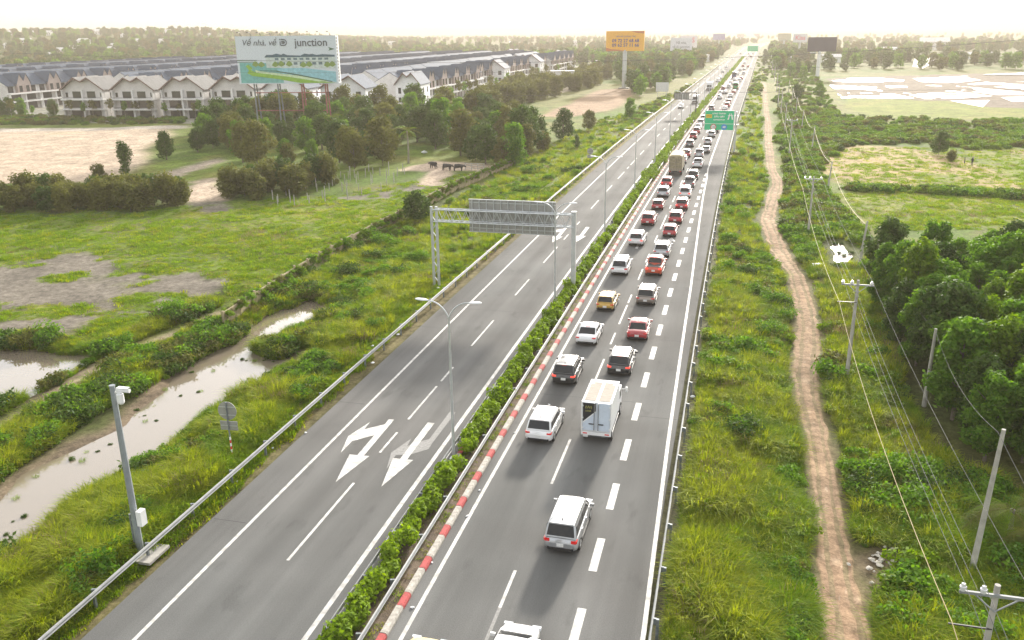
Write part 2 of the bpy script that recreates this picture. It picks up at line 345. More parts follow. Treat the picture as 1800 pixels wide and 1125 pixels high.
gx = grid_axis([(-9000, 900), (-1400, 45), (-420, 8), (-150, 2.2), (-75, .7), (-28, .5), (-2, .5), (24, .6), (70, 2.2), (260, 9), (1200, 60), (9000, 900)])
gy = grid_axis([(-2500, 600), (-60, 12), (18, .7), (70, .6), (130, 1.1), (260, 3), (600, 11), (1600, 60), (12000, 900)])
GX, GY = np.meshgrid(gx, gy); vx, vy = GX.ravel(), GY.ravel(); vz = hz(vx, vy)
vcol = ground_colour(vx, vy)
nx, ny = len(gx), len(gy); ii = np.arange(nx*ny).reshape(ny, nx)
gf = np.stack([ii[:-1, :-1], ii[:-1, 1:], ii[1:, 1:], ii[1:, :-1]], -1).reshape(-1, 4)
M_GROUND = ground_material()
ground = link('ground', np_mesh('ground', np.stack([vx, vy, vz], 1), gf, M_GROUND, vcol, True)); tag(ground, 'green and sandy open ground on both sides of the highway', None, None, 'structure')

# ------------------------------------------------------------------ water
def water_material(name, tint, rough, wave, wsc, coat=1.):
    m = D.materials.new(name); m.use_nodes = True; t = m.node_tree; N, L = t.nodes, t.links
    b = N['Principled BSDF']; b.inputs['Base Color'].default_value = (*tint, 1); b.inputs['Roughness'].default_value = rough
    b.inputs['IOR'].default_value = 1.33; b.inputs['Specular IOR Level'].default_value = .9; b.inputs['Coat Weight'].default_value = coat; b.inputs['Coat Roughness'].default_value = rough; b.inputs['Coat IOR'].default_value = 1.6
    tc = N.new('ShaderNodeTexCoord'); n = N.new('ShaderNodeTexNoise'); n.inputs['Scale'].default_value = wsc; n.inputs['Detail'].default_value = 3; L.new(tc.outputs['Object'], n.inputs['Vector'])
    bp = N.new('ShaderNodeBump'); bp.inputs['Strength'].default_value = wave; bp.inputs['Distance'].default_value = .02; L.new(n.outputs['Fac'], bp.inputs['Height'])
    L.new(bp.outputs[0], b.inputs['Normal']); L.new(bp.outputs[0], b.inputs['Coat Normal'])
    return m
M_WATER = water_material('muddy_water', (.22, .18, .135), .03, .2, 1.2)
M_PADDY = water_material('paddy_water', (.24, .19, .14), .2, .3, .5, .3)
def water(name, poly, z, mat, label, grow=1.0):
    c = np.mean(poly, 0); bm = bmesh.new()
    x0, y0 = np.min(poly, 0)-grow*2; x1, y1 = np.max(poly, 0)+grow*2
    vs = [bm.verts.new((a, b, z)) for a, b in ((x0, y0), (x1, y0), (x1, y1), (x0, y1))]; bm.faces.new(vs)
    me = D.meshes.new(name); bm.to_mesh(me); bm.free(); me.materials.append(mat)
    return tag(link(name, me), label, None, None, 'structure')
def water_poly(name, poly, z, mat, label):
    bm = bmesh.new(); f = bm.faces.new([bm.verts.new((a, b, z)) for a, b in poly]); bm.normal_update(); bmesh.ops.triangulate(bm, faces=[f])
    me = D.meshes.new(name); bm.to_mesh(me); bm.free(); me.materials.append(mat)
    o = link(name, me)
    if me.polygons[0].normal.z < 0: me.flip_normals()
    return tag(o, label, None, None, 'structure')
water('ditch_water', POND, WATER_Z, M_WATER, 'muddy pond beside the left guard rail')
water('field_water', POND2, WATER_Z, M_WATER, 'pale pond at the edge of the left meadow')
M_RIPPLE = water_material('rippled_water', (.16, .14, .11), .1, .5, 2.5, .0)
water('pond_water', POND3, WATER_Z, M_RIPPLE, 'small glinting pond below the utility poles')
water('puddle_water', POND4, WATER_Z, M_WATER, 'narrow puddle along the overgrown wall')
# flooded rice fields: separate sheets of water between low earth bunds
def paddy_sheets():
    A = lambda q: PX(q, -.72)
    cells = [[(1462, 141), (1500, 136), (1545, 136), (1590, 140), (1585, 144), (1480, 143)], [(1604, 137), (1690, 134), (1725, 140), (1660, 147), (1618, 143)],
             [(1458, 149), (1500, 150), (1540, 152), (1548, 156), (1466, 155)], [(1556, 150), (1640, 148), (1672, 153), (1600, 158), (1562, 156)],
             [(1468, 160), (1545, 156), (1560, 162), (1612, 172), (1480, 172)], [(1572, 159), (1665, 157), (1745, 168), (1690, 172), (1625, 173)],
             [(1680, 150), (1790, 160), (1830, 166), (1752, 166), (1690, 158)], [(1735, 143), (1900, 142), (1900, 156), (1800, 157), (1700, 147)],
             [(1670, 176), (1740, 175), (1728, 187)], [(1650, 134), (1720, 132), (1700, 133.5), (1660, 136)], [(1760, 170), (1830, 168), (1850, 176), (1780, 178)]]
    for q in cells: water_poly('paddy_water', A(q), -.92, M_PADDY, 'flooded rice field shining between earth bunds')
    water_poly('paddy_water', PX([(1608, 104), (1660, 101), (1650, 108), (1622, 121), (1604, 118)]), -.5, M_PADDY, 'small far flooded field between tree belts')
    water_poly('paddy_water', PX([(1728, 132), (1800, 128), (1850, 129), (1850, 132), (1740, 133)]), -.5, M_PADDY, 'long flooded strip behind the rice fields')
paddy_sheets()

# ------------------------------------------------------------------ the dirt track: ragged edges, two ruts, stony middle
def dirt_track():
    R = [PX([(a, y)])[0] for a, y, b in TRACK_L]; Lf = [PX([(b, y)])[0] for a, y, b in TRACK_L]
    R = [PX([(1580, 1260)])[0]]+R; Lf = [PX([(1455, 1260)])[0]]+Lf
    R, Lf = np.array(R), np.array(Lf); mid = (R+Lf)/2; s = np.concatenate([[0], np.cumsum(np.hypot(*np.diff(mid, axis=0).T))])
    ss = np.concatenate([np.arange(0, min(120, s[-1]), .3), np.arange(min(120, s[-1]), s[-1], 1.2)])
    def sm(a): return np.interp(ss, s, a)
    k = 28; u = np.linspace(0, 1, k); lx, ly, rx, ry = sm(Lf[:, 0]), sm(Lf[:, 1]), sm(R[:, 0]), sm(R[:, 1])
    cxm, cym, hwx, hwy = (lx+rx)/2, (ly+ry)/2, (rx-lx)/2, (ry-ly)/2
    kern = np.ones(9)/9; pad = lambda a: np.convolve(np.pad(a, 4, mode='edge'), kern, 'valid'); cxm, cym, hwx, hwy = map(pad, (cxm, cym, hwx, hwy))
    jl = 1.18+.34*(fbm(ss, ss*0, 1.6, 91)-.5)*2; jr = 1.2+.34*(fbm(ss, ss*0+50, 1.6, 92)-.5)*2
    T_ = u[None, :]*2-1; sc_ = np.where(T_ < 0, jl[:, None], jr[:, None])
    X = cxm[:, None]+hwx[:, None]*T_*sc_; Y = cym[:, None]+hwy[:, None]*T_*sc_; x, y = X.ravel(), Y.ravel(); t = np.broadcast_to(T_, X.shape).ravel(); sv = np.repeat(ss, k)
    wander = .18*(fbm(sv, sv*0, 9, 93)-.5)*2; rut = np.exp(-((np.abs(t-wander)-.42)/.2)**2)
    z = hz(x, y)+.05-.075*rut-.16*sstep(.86, 1., np.abs(t))+.05*(fbm(x, y, .8, 94)-.5)
    n1, n2, n3 = fbm(x, y, 1.1, 95), fbm(x, y, 6, 96), vnoise(x, y, .35, 97)
    c = np.tile(np.array([.33, .23, .15]), (len(x), 1)); c = lerp(c, sstep(.4, .65, n2)*.6, (.32, .21, .135)); c = lerp(c, rut*(.15+.6*n1), (.30, .21, .14)); c = lerp(c, sstep(.6, .8, n1)*.7*(1-rut), (.41, .31, .215))
    c = lerp(c, sstep(.70, 1., np.abs(t))*(.3+.6*n3), (.20, .18, .085)); c = lerp(c, (n3 > .94)*.4, (.5, .42, .33))
    n = len(ss); ii_ = np.arange(n*k).reshape(n, k); f = np.stack([ii_[:-1, :-1], ii_[:-1, 1:], ii_[1:, 1:], ii_[1:, :-1]], -1).reshape(-1, 4)
    tag(link('dirt_track', np_mesh('dirt_track', np.stack([x, y, z], 1), f, M_GROUND, c, True)), 'winding reddish dirt track between verge and power poles', None, None, 'structure')
dirt_track()

# ------------------------------------------------------------------ haze
M_HAZE = D.materials.new('haze'); M_HAZE.use_nodes = True; _t = M_HAZE.node_tree; _t.nodes.clear()
_pv = _t.nodes.new('ShaderNodeVolumePrincipled'); _pv.inputs['Color'].default_value = (.58, .515, .45, 1); _pv.inputs['Density'].default_value = HAZE_DENSITY
_pv.inputs['Anisotropy'].default_value = HAZE_ANISO
_o = _t.nodes.new('ShaderNodeOutputMaterial'); _t.links.new(_pv.outputs[0], _o.inputs['Volume'])
haze = MB().box((0, 5000, 27), (19000, 16000, 62)).build('haze', M_HAZE); tag(haze, 'pale warm haze lying over the whole plain', None, None, 'stuff')
# ------------------------------------------------------------------ the highway
def asphalt(name, base, tint):
    m = D.materials.new(name); m.use_nodes = True; t = m.node_tree; N, L = t.nodes, t.links
    b = N['Principled BSDF']; b.inputs['Roughness'].default_value = .95; b.inputs['Specular IOR Level'].default_value = .12
    tc = N.new('ShaderNodeTexCoord')
    def noise(sc, stretch=(1, 1, 1), det=5):
        mp = N.new('ShaderNodeMapping'); mp.inputs['Scale'].default_value = stretch; L.new(tc.outputs['Object'], mp.inputs[0])
        n = N.new('ShaderNodeTexNoise'); n.inputs['Scale'].default_value = sc; n.inputs['Detail'].default_value = det; L.new(mp.outputs[0], n.inputs['Vector']); return n.outputs['Fac']
    def rng(src, lo, hi):
        r = N.new('ShaderNodeMapRange'); r.inputs[1].default_value = .3; r.inputs[2].default_value = .7; r.inputs[3].default_value = lo; r.inputs[4].default_value = hi; L.new(src, r.inputs[0]); return r.outputs[0]
    def mul(a, c):
        n = N.new('ShaderNodeMath'); n.operation = 'MULTIPLY'; L.new(a, n.inputs[0]); L.new(c, n.inputs[1]); return n.outputs[0]
    v = mul(mul(rng(noise(1., (.8, .03, 1)), .83, 1.1), rng(noise(.12), .84, 1.14)), rng(noise(18, det=2), .86, 1.14))
    # oil-darkened lane centres and drips
    sx = N.new('ShaderNodeSeparateXYZ'); L.new(tc.outputs['Object'], sx.inputs[0])
    a = N.new('ShaderNodeMath'); a.operation = 'MULTIPLY_ADD'; a.inputs[1].default_value = 2*math.pi/3.75; a.inputs[2].default_value = 11*2*math.pi/3.75; L.new(sx.outputs['X'], a.inputs[0])
    cs = N.new('ShaderNodeMath'); cs.operation = 'COSINE'; L.new(a.outputs[0], cs.inputs[0])
    lo = N.new('ShaderNodeMapRange'); lo.inputs[1].default_value = -1; lo.inputs[2].default_value = 1; lo.inputs[3].default_value = 1.07; lo.inputs[4].default_value = .88; L.new(cs.outputs[0], lo.inputs[0])
    dr = N.new('ShaderNodeMapRange'); dr.inputs[1].default_value = .60; dr.inputs[2].default_value = .70; dr.inputs[3].default_value = 1; dr.inputs[4].default_value = .84; L.new(noise(.9, (1, .35, 1), 8), dr.inputs[0])
    v = mul(mul(v, lo.outputs[0]), dr.outputs[0])
    mx = N.new('ShaderNodeMix'); mx.data_type = 'RGBA'; mx.inputs[6].default_value = (*base, 1); mx.inputs[7].default_value = (*tint, 1); L.new(rng(noise(.05), 0, 1), mx.inputs[0])
    sc = N.new('ShaderNodeVectorMath'); sc.operation = 'SCALE'; L.new(mx.outputs[2], sc.inputs[0]); L.new(v, sc.inputs['Scale']); L.new(sc.outputs[0], b.inputs['Base Color'])
    bp = N.new('ShaderNodeBump'); bp.inputs['Strength'].default_value = .25; bp.inputs['Distance'].default_value = .01; L.new(noise(60, det=2), bp.inputs['Height']); L.new(bp.outputs[0], b.inputs['Normal'])
    return m
M_ASPH = asphalt('asphalt', (.140, .142, .138), (.150, .145, .138))
M_PAINT = pm('road_paint', (.60, .585, .56), .7, var=.1, sc=2.2, col2=(.33, .32, .30))
M_PAINT_OLD = pm('worn_road_paint', (.24, .235, .225), .8, var=.2, sc=6)
M_SOIL = pm('median_soil', (.13, .095, .065), .95, var=.4, sc=2.5, bump=.8, bsc=12)
M_STEEL = pm('galvanised_steel', (.29, .30, .30), .65, metal=.2, var=.15, sc=2)
M_STEELD = pm('weathered_steel', (.20, .22, .23), .6, metal=.4, var=.25, sc=5)
M_KW = pm('kerb_white', (.46, .43, .385), .85, var=.2, sc=6, col2=(.28, .255, .22)); M_KR = pm('kerb_red', (.42, .06, .06), .8, var=.3, sc=7, col2=(.27, .055, .05))
M_CONC = pm('concrete', (.36, .34, .31), .9, var=.2, sc=3, bump=.3)

YS = list(grid_axis([(-60, 4), (20, 3), (300, 5), (1300, 25), (2600, 60)]))
def ribbon(mb, a, b, z, y0, y1, m=0, za=None):
    ys = [y0]+[y for y in YS if y0+.01 < y < y1-.01]+[y1]; n = len(mb.v); o = xc(np.array(ys))
    fa = a if callable(a) else (lambda y: a); fb = b if callable(b) else (lambda y: b)
    for y, k in zip(ys, o): mb.v += [(fa(y)+k, y, z if za is None else za), (fb(y)+k, y, z)]
    fs = [(n+2*i, n+2*i+1, n+2*i+3, n+2*i+2) for i in range(len(ys)-1)]; mb.f += fs; mb.m += [m]*len(fs); return mb
def strip_solid(mb, prof, y0, y1, m=0, step=None):               # closed profile (offset, z) swept along the highway
    ys = [y0]+[y for y in YS if y0+.01 < y < y1-.01]+[y1]; n0 = len(mb.v); n = len(prof); o = xc(np.array(ys))
    for y, k in zip(ys, o): mb.v += [(p[0]+k, y, p[1]) for p in prof]
    fs = [(n0+i*n+j, n0+i*n+(j+1) % n, n0+(i+1)*n+(j+1) % n, n0+(i+1)*n+j) for i in range(len(ys)-1) for j in range(n)]
    fs += [tuple(n0+j for j in range(n-1, -1, -1)), tuple(n0+(len(ys)-1)*n+j for j in range(n))]
    mb.f += fs; mb.m += [m]*len(fs); return mb
def onroad(px, py, z=0.):
    g = G(px, py, z); return float(g[0]-xc(g[1])), float(g[1])
LX = dict(L1=-24.54, L2=-20.77, L3=-17.08, R1=-12.88, R2=-9.14, R3=-5.36)
roadL = strip_solid(MB(), [(-26.9, -.3), (-15.75, -.3), (-15.75, 0), (-26.9, 0)], -60, 2600).build('road', M_ASPH); tag(roadL, 'grey asphalt carriageway with light oncoming traffic', None, None, 'structure')
roadR = strip_solid(MB(), [(-13.6, -.3), (-2.42, -.3), (-2.42, 0), (-13.6, 0)], -60, 2600).build('road', M_ASPH); tag(roadR, 'grey asphalt carriageway filled with queued traffic', None, None, 'structure')
median = strip_solid(MB(), [(-15.6, -.3), (-13.85, -.3), (-13.85, .1), (-14.7, .16), (-15.6, .1)], -60, 2600).build('median', M_SOIL); tag(median, 'planted strip of brown soil between the carriageways', None, None, 'structure')

def line(parent, name, x, w, y0, y1, mat=None, z=.006): return ribbon(MB(), x-w/2, x+w/2, z, y0, y1).build(name, mat or M_PAINT, parent)
line(roadL, 'edge_line', LX['L1'], .2, -60, 2300); line(roadL, 'edge_line', LX['L3'], .26, -60, 2300)
line(roadR, 'edge_line', LX['R1'], .2, -60, 2300)
_e = [(-60, -3.7)]+[(onroad(*q)[1], onroad(*q)[0]) for q in ((1130, 1125), (1174, 780), (1215, 500), (1236, 345))]+[(162, LX['R3']+.3), (172, LX['R3']), (2300, LX['R3'])]
_ey, _ex = [q[0] for q in _e], [q[1] for q in _e]
ribbon(MB(), lambda y: float(np.interp(y, _ey, _ex))-.11, lambda y: float(np.interp(y, _ey, _ex))+.11, .006, -60, 2300).build('edge_line', M_PAINT, roadR)
def dash(parent, x, y0, y1, w=.16, mat=None): return line(parent, 'lane_dash', x, w, min(y0, y1), max(y0, y1), mat)
for a, b in [((505, 985), (623, 849)), ((667, 795.5), (699, 760)), ((717, 737), (768, 679)), ((774, 670), (797, 645.5)), ((829, 608), (868, 563)), ((904, 519), (930, 491)),
             ((954, 462), (980, 433.6)), ((991, 421), (999, 412)), ((1013.6, 395), (1019, 389.6)), ((1037.8, 367), (1052, 352)), ((1065.5, 336.4), (1076, 325.5)), ((1085.5, 314.4), (1097.5, 302)),
             ((1101.7, 296.7), (1105.3, 293)), ((1108, 290), (1119, 277.8)), ((1125.5, 271.7), (1132, 264.4)), ((1140, 255.8), (1145, 251))]:
    dash(roadL, LX['L2'], onroad(*a)[1], onroad(*b)[1])
for k in range(26): dash(roadL, LX['L2'], 224+15*k, 230+15*k)
for a, b in [((970, 850.5), (1003, 772)), ((1042, 675), (1060.7, 631)), ((1071, 605), (1080.6, 585)), ((1087, 569.6), (1102, 536)), ((1103, 532.6), (1110, 518)), ((1121, 492), (1128, 473)), ((1134, 461), (1141, 446)),
             ((1153, 425), (1158, 414)), ((1163, 403), (1172, 378)), ((1176, 366.7), (1179.8, 361)), ((1182.5, 355), (1187.8, 344.5)), ((1196, 326.7), (1200, 317)), ((1207, 303), (1211, 296))]:
    dash(roadR, LX['R2'], onroad(*a)[1], onroad(*b)[1])
dash(roadR, LX['R2'], onroad(906.7, 1002.8)[1], onroad(878, 1068)[1]); dash(roadR, LX['R2'], onroad(878, 1068)[1]-.01, 24, mat=M_PAINT_OLD)
for k in range(28): dash(roadR, LX['R2'], 190+15*k, 196+15*k)
for k in range(23): line(roadR, 'ramp_dash', LX['R3'], .42, 30.4+6.01*k, 33.4+6.01*k)
for k in range(-5, 0): line(roadR, 'ramp_dash', LX['R3'], .42, 30.4+6.01*k, 33.4+6.01*k)

M_JOINT = pm('tar_joint', (.045, .045, .046), .8, var=.3, sc=9)
for rd, x0, x1, ys_ in ((roadR, -5.1, -2.5, (55.2, 71.3, 82.5, 88.1, 104.6, 121.)), (roadL, -26.8, -24.8, (36.4, 52.8, 70.2, 98.)), (roadL, -24.3, -17.3, (76.2,)), (roadR, -12.7, -5.7, (57.5, 112.))):
    for yy in ys_: ribbon(MB(), x0, x1, .003, yy, yy+.05).build('tar_joint', M_JOINT, rd)
def zpoly(zx, zy, pts, s): return [onroad(zx+a/s, zy+b/s) for a, b in pts]
def road_arrow(parent, pts, mat, z=.008):
    bm = bmesh.new(); f = bm.faces.new([bm.verts.new((x+float(xc(y)), y, z)) for x, y in pts]); bm.normal_update(); bmesh.ops.triangulate(bm, faces=[f])
    me = D.meshes.new('lane_arrow'); bm.to_mesh(me); bm.free(); me.materials.append(mat)
    if me.polygons[0].normal.z < 0: me.flip_normals()
    return link('lane_arrow', me, parent)
A1 = zpoly(500, 700, [(868, 170), (823, 168), (795, 206), (630, 247), (678, 188), (505, 300), (445, 432), (535, 340), (712, 292), (577, 450), (515, 445), (405, 664), (672, 458), (628, 455)], 4.5)
A2 = zpoly(500, 700, [(1187, 198), (1133, 193), (915, 480), (858, 475), (767, 700), (1018, 490), (970, 485)], 4.5)
A3 = zpoly(500, 700, [(1355, 112), (1308, 108), (1145, 325), (1040, 350), (970, 380), (1003, 320), (845, 430), (808, 560), (880, 452), (1010, 442), (1140, 402), (1170, 355)], 4.5)
road_arrow(roadL, A1, M_PAINT); road_arrow(roadL, A2, M_PAINT, .012); road_arrow(roadL, A3, M_PAINT_OLD)
for src, tip, to in ((A1, 11, (962, 426)), (A2, 4, (1013, 425.5))):
    dy = onroad(*to)[1]-src[tip][1]; road_arrow(roadL, [(x, y+dy) for x, y in src], M_PAINT)
for cx in (-11.0, -7.2):
    y1 = onroad(1131, 415)[1]
    road_arrow(roadR, [(cx-.16, y1-7), (cx+.16, y1-7), (cx+.16, y1-2.2), (cx+.62, y1-2.2), (cx, y1), (cx-.62, y1-2.2), (cx-.16, y1-2.2)], M_PAINT)

# painted kerb stones, every stone a piece
_kR = MB().prism([(-.17, -.2), (.17, -.2), (.17, .12), (.1, .22), (-.17, .22)], 'y', 0, 1).mesh('kerb_stone', M_KR)
_kW = MB().prism([(-.17, -.2), (.17, -.2), (.17, .12), (.1, .22), (-.17, .22)], 'y', 0, 1.985).mesh('kerb_stone', M_KW)
_kRl = MB().prism([(-.17, -.2), (.17, -.2), (.17, .22), (-.1, .22), (-.17, .12)], 'y', 0, 1).mesh('kerb_stone', M_KR)
_kWl = MB().prism([(-.17, -.2), (.17, -.2), (.17, .22), (-.1, .22), (-.17, .12)], 'y', 0, 1.985).mesh('kerb_stone', M_KW)
y0 = 31.4-3.05*4
for k in range(66):
    for s, mr, mw in ((-13.67, _kR, _kW), (-15.62, _kRl, _kWl)):
        if s < -15 and k > 34: continue
        for dy, me in ((0, mr), (1.03, mw)):
            y = y0+k*3.05+dy; link('kerb_stone', me, median, (s+float(xc(y))+random.uniform(-.012, .012), y, random.uniform(-.012, .008)), -hdg(y))
yk = y0+66*3.05
for s, a in ((-13.67, yk), (-15.62, y0+35*3.05)):
    mb = MB(); y = a; i = 0
    while y < 900:
        st = 1.0 if i % 2 == 0 else 2.03; k = float(xc(y)); k2 = float(xc(y+st))
        mb.add([(s-.17+k, y, .21), (s+.17+k, y, .21), (s+.17+k2, y+st, .21), (s-.17+k2, y+st, .21), (s-.17+k, y, -.1), (s+.17+k, y, -.1), (s+.17+k2, y+st, -.1), (s-.17+k2, y+st, -.1)],
               [(0, 1, 2, 3), (1, 5, 6, 2), (4, 0, 3, 7), (5, 1, 0, 4)], i % 2); y += st; i += 1
    o = mb.build('kerb_row', [M_KR, M_KW], median); o['kind'] = 'stuff'

# ------------------------------------------------------------------ guard rails: beam, posts, spacers
def guardrail(s, side, y0, y1, label, top=.76, step=2.0, near=190, mat=None):
    root = empty('guardrail', (s+float(xc(y0)), y0, 0), 0, label, 'guardrail', 'guard rails along the highway')
    o = -side                                                    # the beam faces the carriageway at -side... 
    prof = [(0, top), (.05, top-.02), (.085, top-.085), (.03, top-.13), (.03, top-.18), (.085, top-.225), (.05, top-.29), (0, top-.31),
            (-.012, top-.30), (.03, top-.28), (.065, top-.225), (.012, top-.18), (.012, top-.13), (.065, top-.085), (.03, top-.03), (-.012, top-.01)]
    pr = [(s+side*p[0], p[1]) for p in prof]
    if side < 0: pr = pr[::-1]
    b = strip_solid(MB(), pr, y0, y1).build('beam', mat or M_STEEL); b.parent = root; b.matrix_parent_inverse = Matrix.Translation(-root.location)
    pm_ = MB().box((0, 0, .1), (.13, .11, 1.25)).mesh('post', M_STEELD); sp = MB().box((0, 0, 0), (.13, .10, .3)).mesh('spacer', M_STEELD)
    y = y0+.5
    while y < near:
        x = s-side*.2+float(xc(y)); p = link('post', pm_, root, (x-root.location.x, y-root.location.y, 0))
        link('spacer', sp, p, (side*.125, 0, top-.16)); y += step*2
    far = MB()
    while y < min(y1, 700):
        far.box((s-side*.2+float(xc(y))-root.location.x, y-root.location.y, .12), (.13, .11, 1.2)); y += step*2
    if far.v: tag(far.build('post_row', M_STEELD, root), kind='stuff')
    return root
guardrail(RAIL_L, 1, -20, 1500, 'steel guard rail between the pond bank and the road shoulder')
guardrail(-16.02, -1, -20, 1500, 'steel guard rail in front of the median shrubs', near=120)
guardrail(-14.32, 1, -20, 1500, 'pale steel guard rail beside the red and white kerb', near=120, step=2)
guardrail(RAIL_R, -1, -20, 1500, 'steel guard rail along the tall grass verge')
# ------------------------------------------------------------------ plants: leaves, crowns, tufts
M_LEAF = leafmat('leaf_green', (0.062, 0.145, 0.020), (0.175, 0.300, 0.032), .48)
M_LEAF_D = leafmat('leaf_dark', (0.036, 0.076, 0.018), (0.098, 0.155, 0.028), .30)
M_LEAF_O = leafmat('leaf_olive', (0.080, 0.094, 0.026), (0.181, 0.181, 0.041), .35)
M_LEAF_Y = leafmat('leaf_bright', (0.081, 0.156, 0.015), (0.200, 0.294, 0.025), .42)
M_LEAF_H = leafmat('leaf_hedge', (0.110, 0.190, 0.015), (0.270, 0.380, 0.028), .42)
M_GRASS = leafmat('grass_blade', (0.098, 0.185, 0.014), (0.245, 0.350, 0.026), .5, .5)
M_GRASS_Y = leafmat('grass_blade_yellow', (0.165, 0.225, 0.018), (0.350, 0.385, 0.036), .5, .5)
M_DRYG = leafmat('dry_stalk', (0.160, 0.130, 0.050), (0.300, 0.240, 0.110), .35, .5)
M_BARK = pm('bark', (.16, .13, .10), .9, var=.3, sc=6, bump=.5, bsc=20)
M_BARKP = pm('pale_bark', (.30, .27, .23), .9, var=.3, sc=6)

def leaves(lobes, n, size, seed, up=.35, shell=.45, hang=0.):
    r = np.random.default_rng(seed); w = np.array([l[3] if len(l) > 3 else l[1][0]*l[1][1]*l[1][2] for l in lobes]) ** .8; w = w/w.sum()
    k = r.choice(len(lobes), n, p=w); C = np.array([l[0] for l in lobes], float)[k]; R = np.array([l[1] for l in lobes], float)[k]
    d = r.normal(size=(n, 3)); d /= np.linalg.norm(d, axis=1)[:, None]
    rad = shell+(1-shell)*r.random(n)**.6; rad = np.where(r.random(n) < .07, rad*(1.1+.35*r.random(n)), rad)
    # clumpy surface: push the points in and out with a cheap noise so that the outline breaks up
    wob = .72+.48*vnoise(d[:, 0]*3+k*7.1, d[:, 1]*3+d[:, 2]*2.3, 1., seed)
    p = C + d*R*(rad*wob)[:, None]
    nrm = d*.7 + r.normal(size=(n, 3))*.55; nrm[:, 2] += up; nrm /= np.linalg.norm(nrm, axis=1)[:, None]
    t = np.cross(nrm, r.normal(size=(n, 3))); t /= np.linalg.norm(t, axis=1)[:, None]+1e-9; t[:, 2] -= hang; b = np.cross(nrm, t)
    s = size*(.6+.8*r.random(n))[:, None]
    v = np.stack([p-t*s*.55, p+b*s*.30+nrm*s*.05, p+t*s*.6-nrm*s*.08, p-b*s*.30+nrm*s*.05], 1).reshape(-1, 3)
    f = np.arange(4*n).reshape(n, 4)
    tone = np.clip(.5+.22*r.normal(size=n)+.35*(vnoise(p[:, 0]*1.3+k*5, p[:, 1]*1.3+p[:, 2], 1., seed+4)-.5), 0, 1)
    c = np.repeat(np.stack([tone]*3, 1), 4, 0)
    return v, f, c
def crown_mesh(name, lobes, n, size, seed, mat, **kw):
    v, f, c = leaves(lobes, n, size, seed, **kw); return np_mesh(name, v, f, mat, c)
def rlobes(seed, h0, h1, rad, n, flat=.8, lobe=.55):              # random lobes filling a crown between two heights
    r = random.Random(seed); out = []
    for i in range(n):
        t = (i+.5)/n; z = h0+(h1-h0)*t; env = math.sin(math.pi*(.18+.74*t))**.7*rad; a = i*2.4+r.uniform(-.5, .5); q = env*r.uniform(.25, .7)
        lr = rad*lobe*r.uniform(.75, 1.2); out.append(((math.cos(a)*q, math.sin(a)*q, z), (lr, lr, lr*flat)))
    return out
def trunk_mesh(name, h, r0, seed, limbs=4, mat=None, spread=1.2, n=7):
    r = random.Random(seed); mb = MB(); pts = []; x = y = 0.
    for i in range(6):
        t = i/5; pts.append((x, y, -.3+(h+.3)*t)); x += r.uniform(-.1, .1)*h*.1; y += r.uniform(-.1, .1)*h*.1
    mb.path(pts, [r0*(1-.75*i/5) for i in range(6)], n)
    for i in range(limbs):
        b = Vector(pts[2+i % 3]); a = r.uniform(0, 6.3); l = spread*r.uniform(.7, 1.3); e = b+Vector((math.cos(a)*l, math.sin(a)*l, l*.9))
        mb.path([b, b.lerp(e, .5)+Vector((0, 0, -.1*l)), e], [r0*.4, r0*.28, r0*.1], 5)
    return mb.mesh(name, mat or M_BARK, True)
def blades(n, h, spread, w, seed, lean=.5, mat=None, droop=.35):
    r = np.random.default_rng(seed); a = r.random(n)*6.283; q = spread*np.sqrt(r.random(n)); bx, by = np.cos(a)*q, np.sin(a)*q
    la = a+r.normal(size=n)*.8; L = h*(.55+.6*r.random(n)); ln = lean*(.3+r.random(n))
    dx, dy = np.cos(la), np.sin(la); wx, wy = -dy*w/2, dx*w/2
    z0 = np.full(n, -.05)
    m1x, m1y, m1z = bx+dx*L*ln*.35, by+dy*L*ln*.35, L*.6
    tx, ty, tz = bx+dx*L*ln, by+dy*L*ln, L*(1-droop*ln)
    v = np.stack([np.stack([bx-wx, by-wy, z0], 1), np.stack([bx+wx, by+wy, z0], 1), np.stack([m1x+wx*.8, m1y+wy*.8, m1z], 1), np.stack([m1x-wx*.8, m1y-wy*.8, m1z], 1),
                  np.stack([tx, ty, tz], 1)], 1).reshape(-1, 3)
    o = np.arange(n)*5; f = np.concatenate([np.stack([o, o+1, o+2], 1), np.stack([o, o+2, o+3], 1), np.stack([o+3, o+2, o+4], 1)])
    c = np.repeat(np.clip(.5+.28*r.normal(size=n), 0, 1), 5); return v, f, np.stack([c]*3, 1)

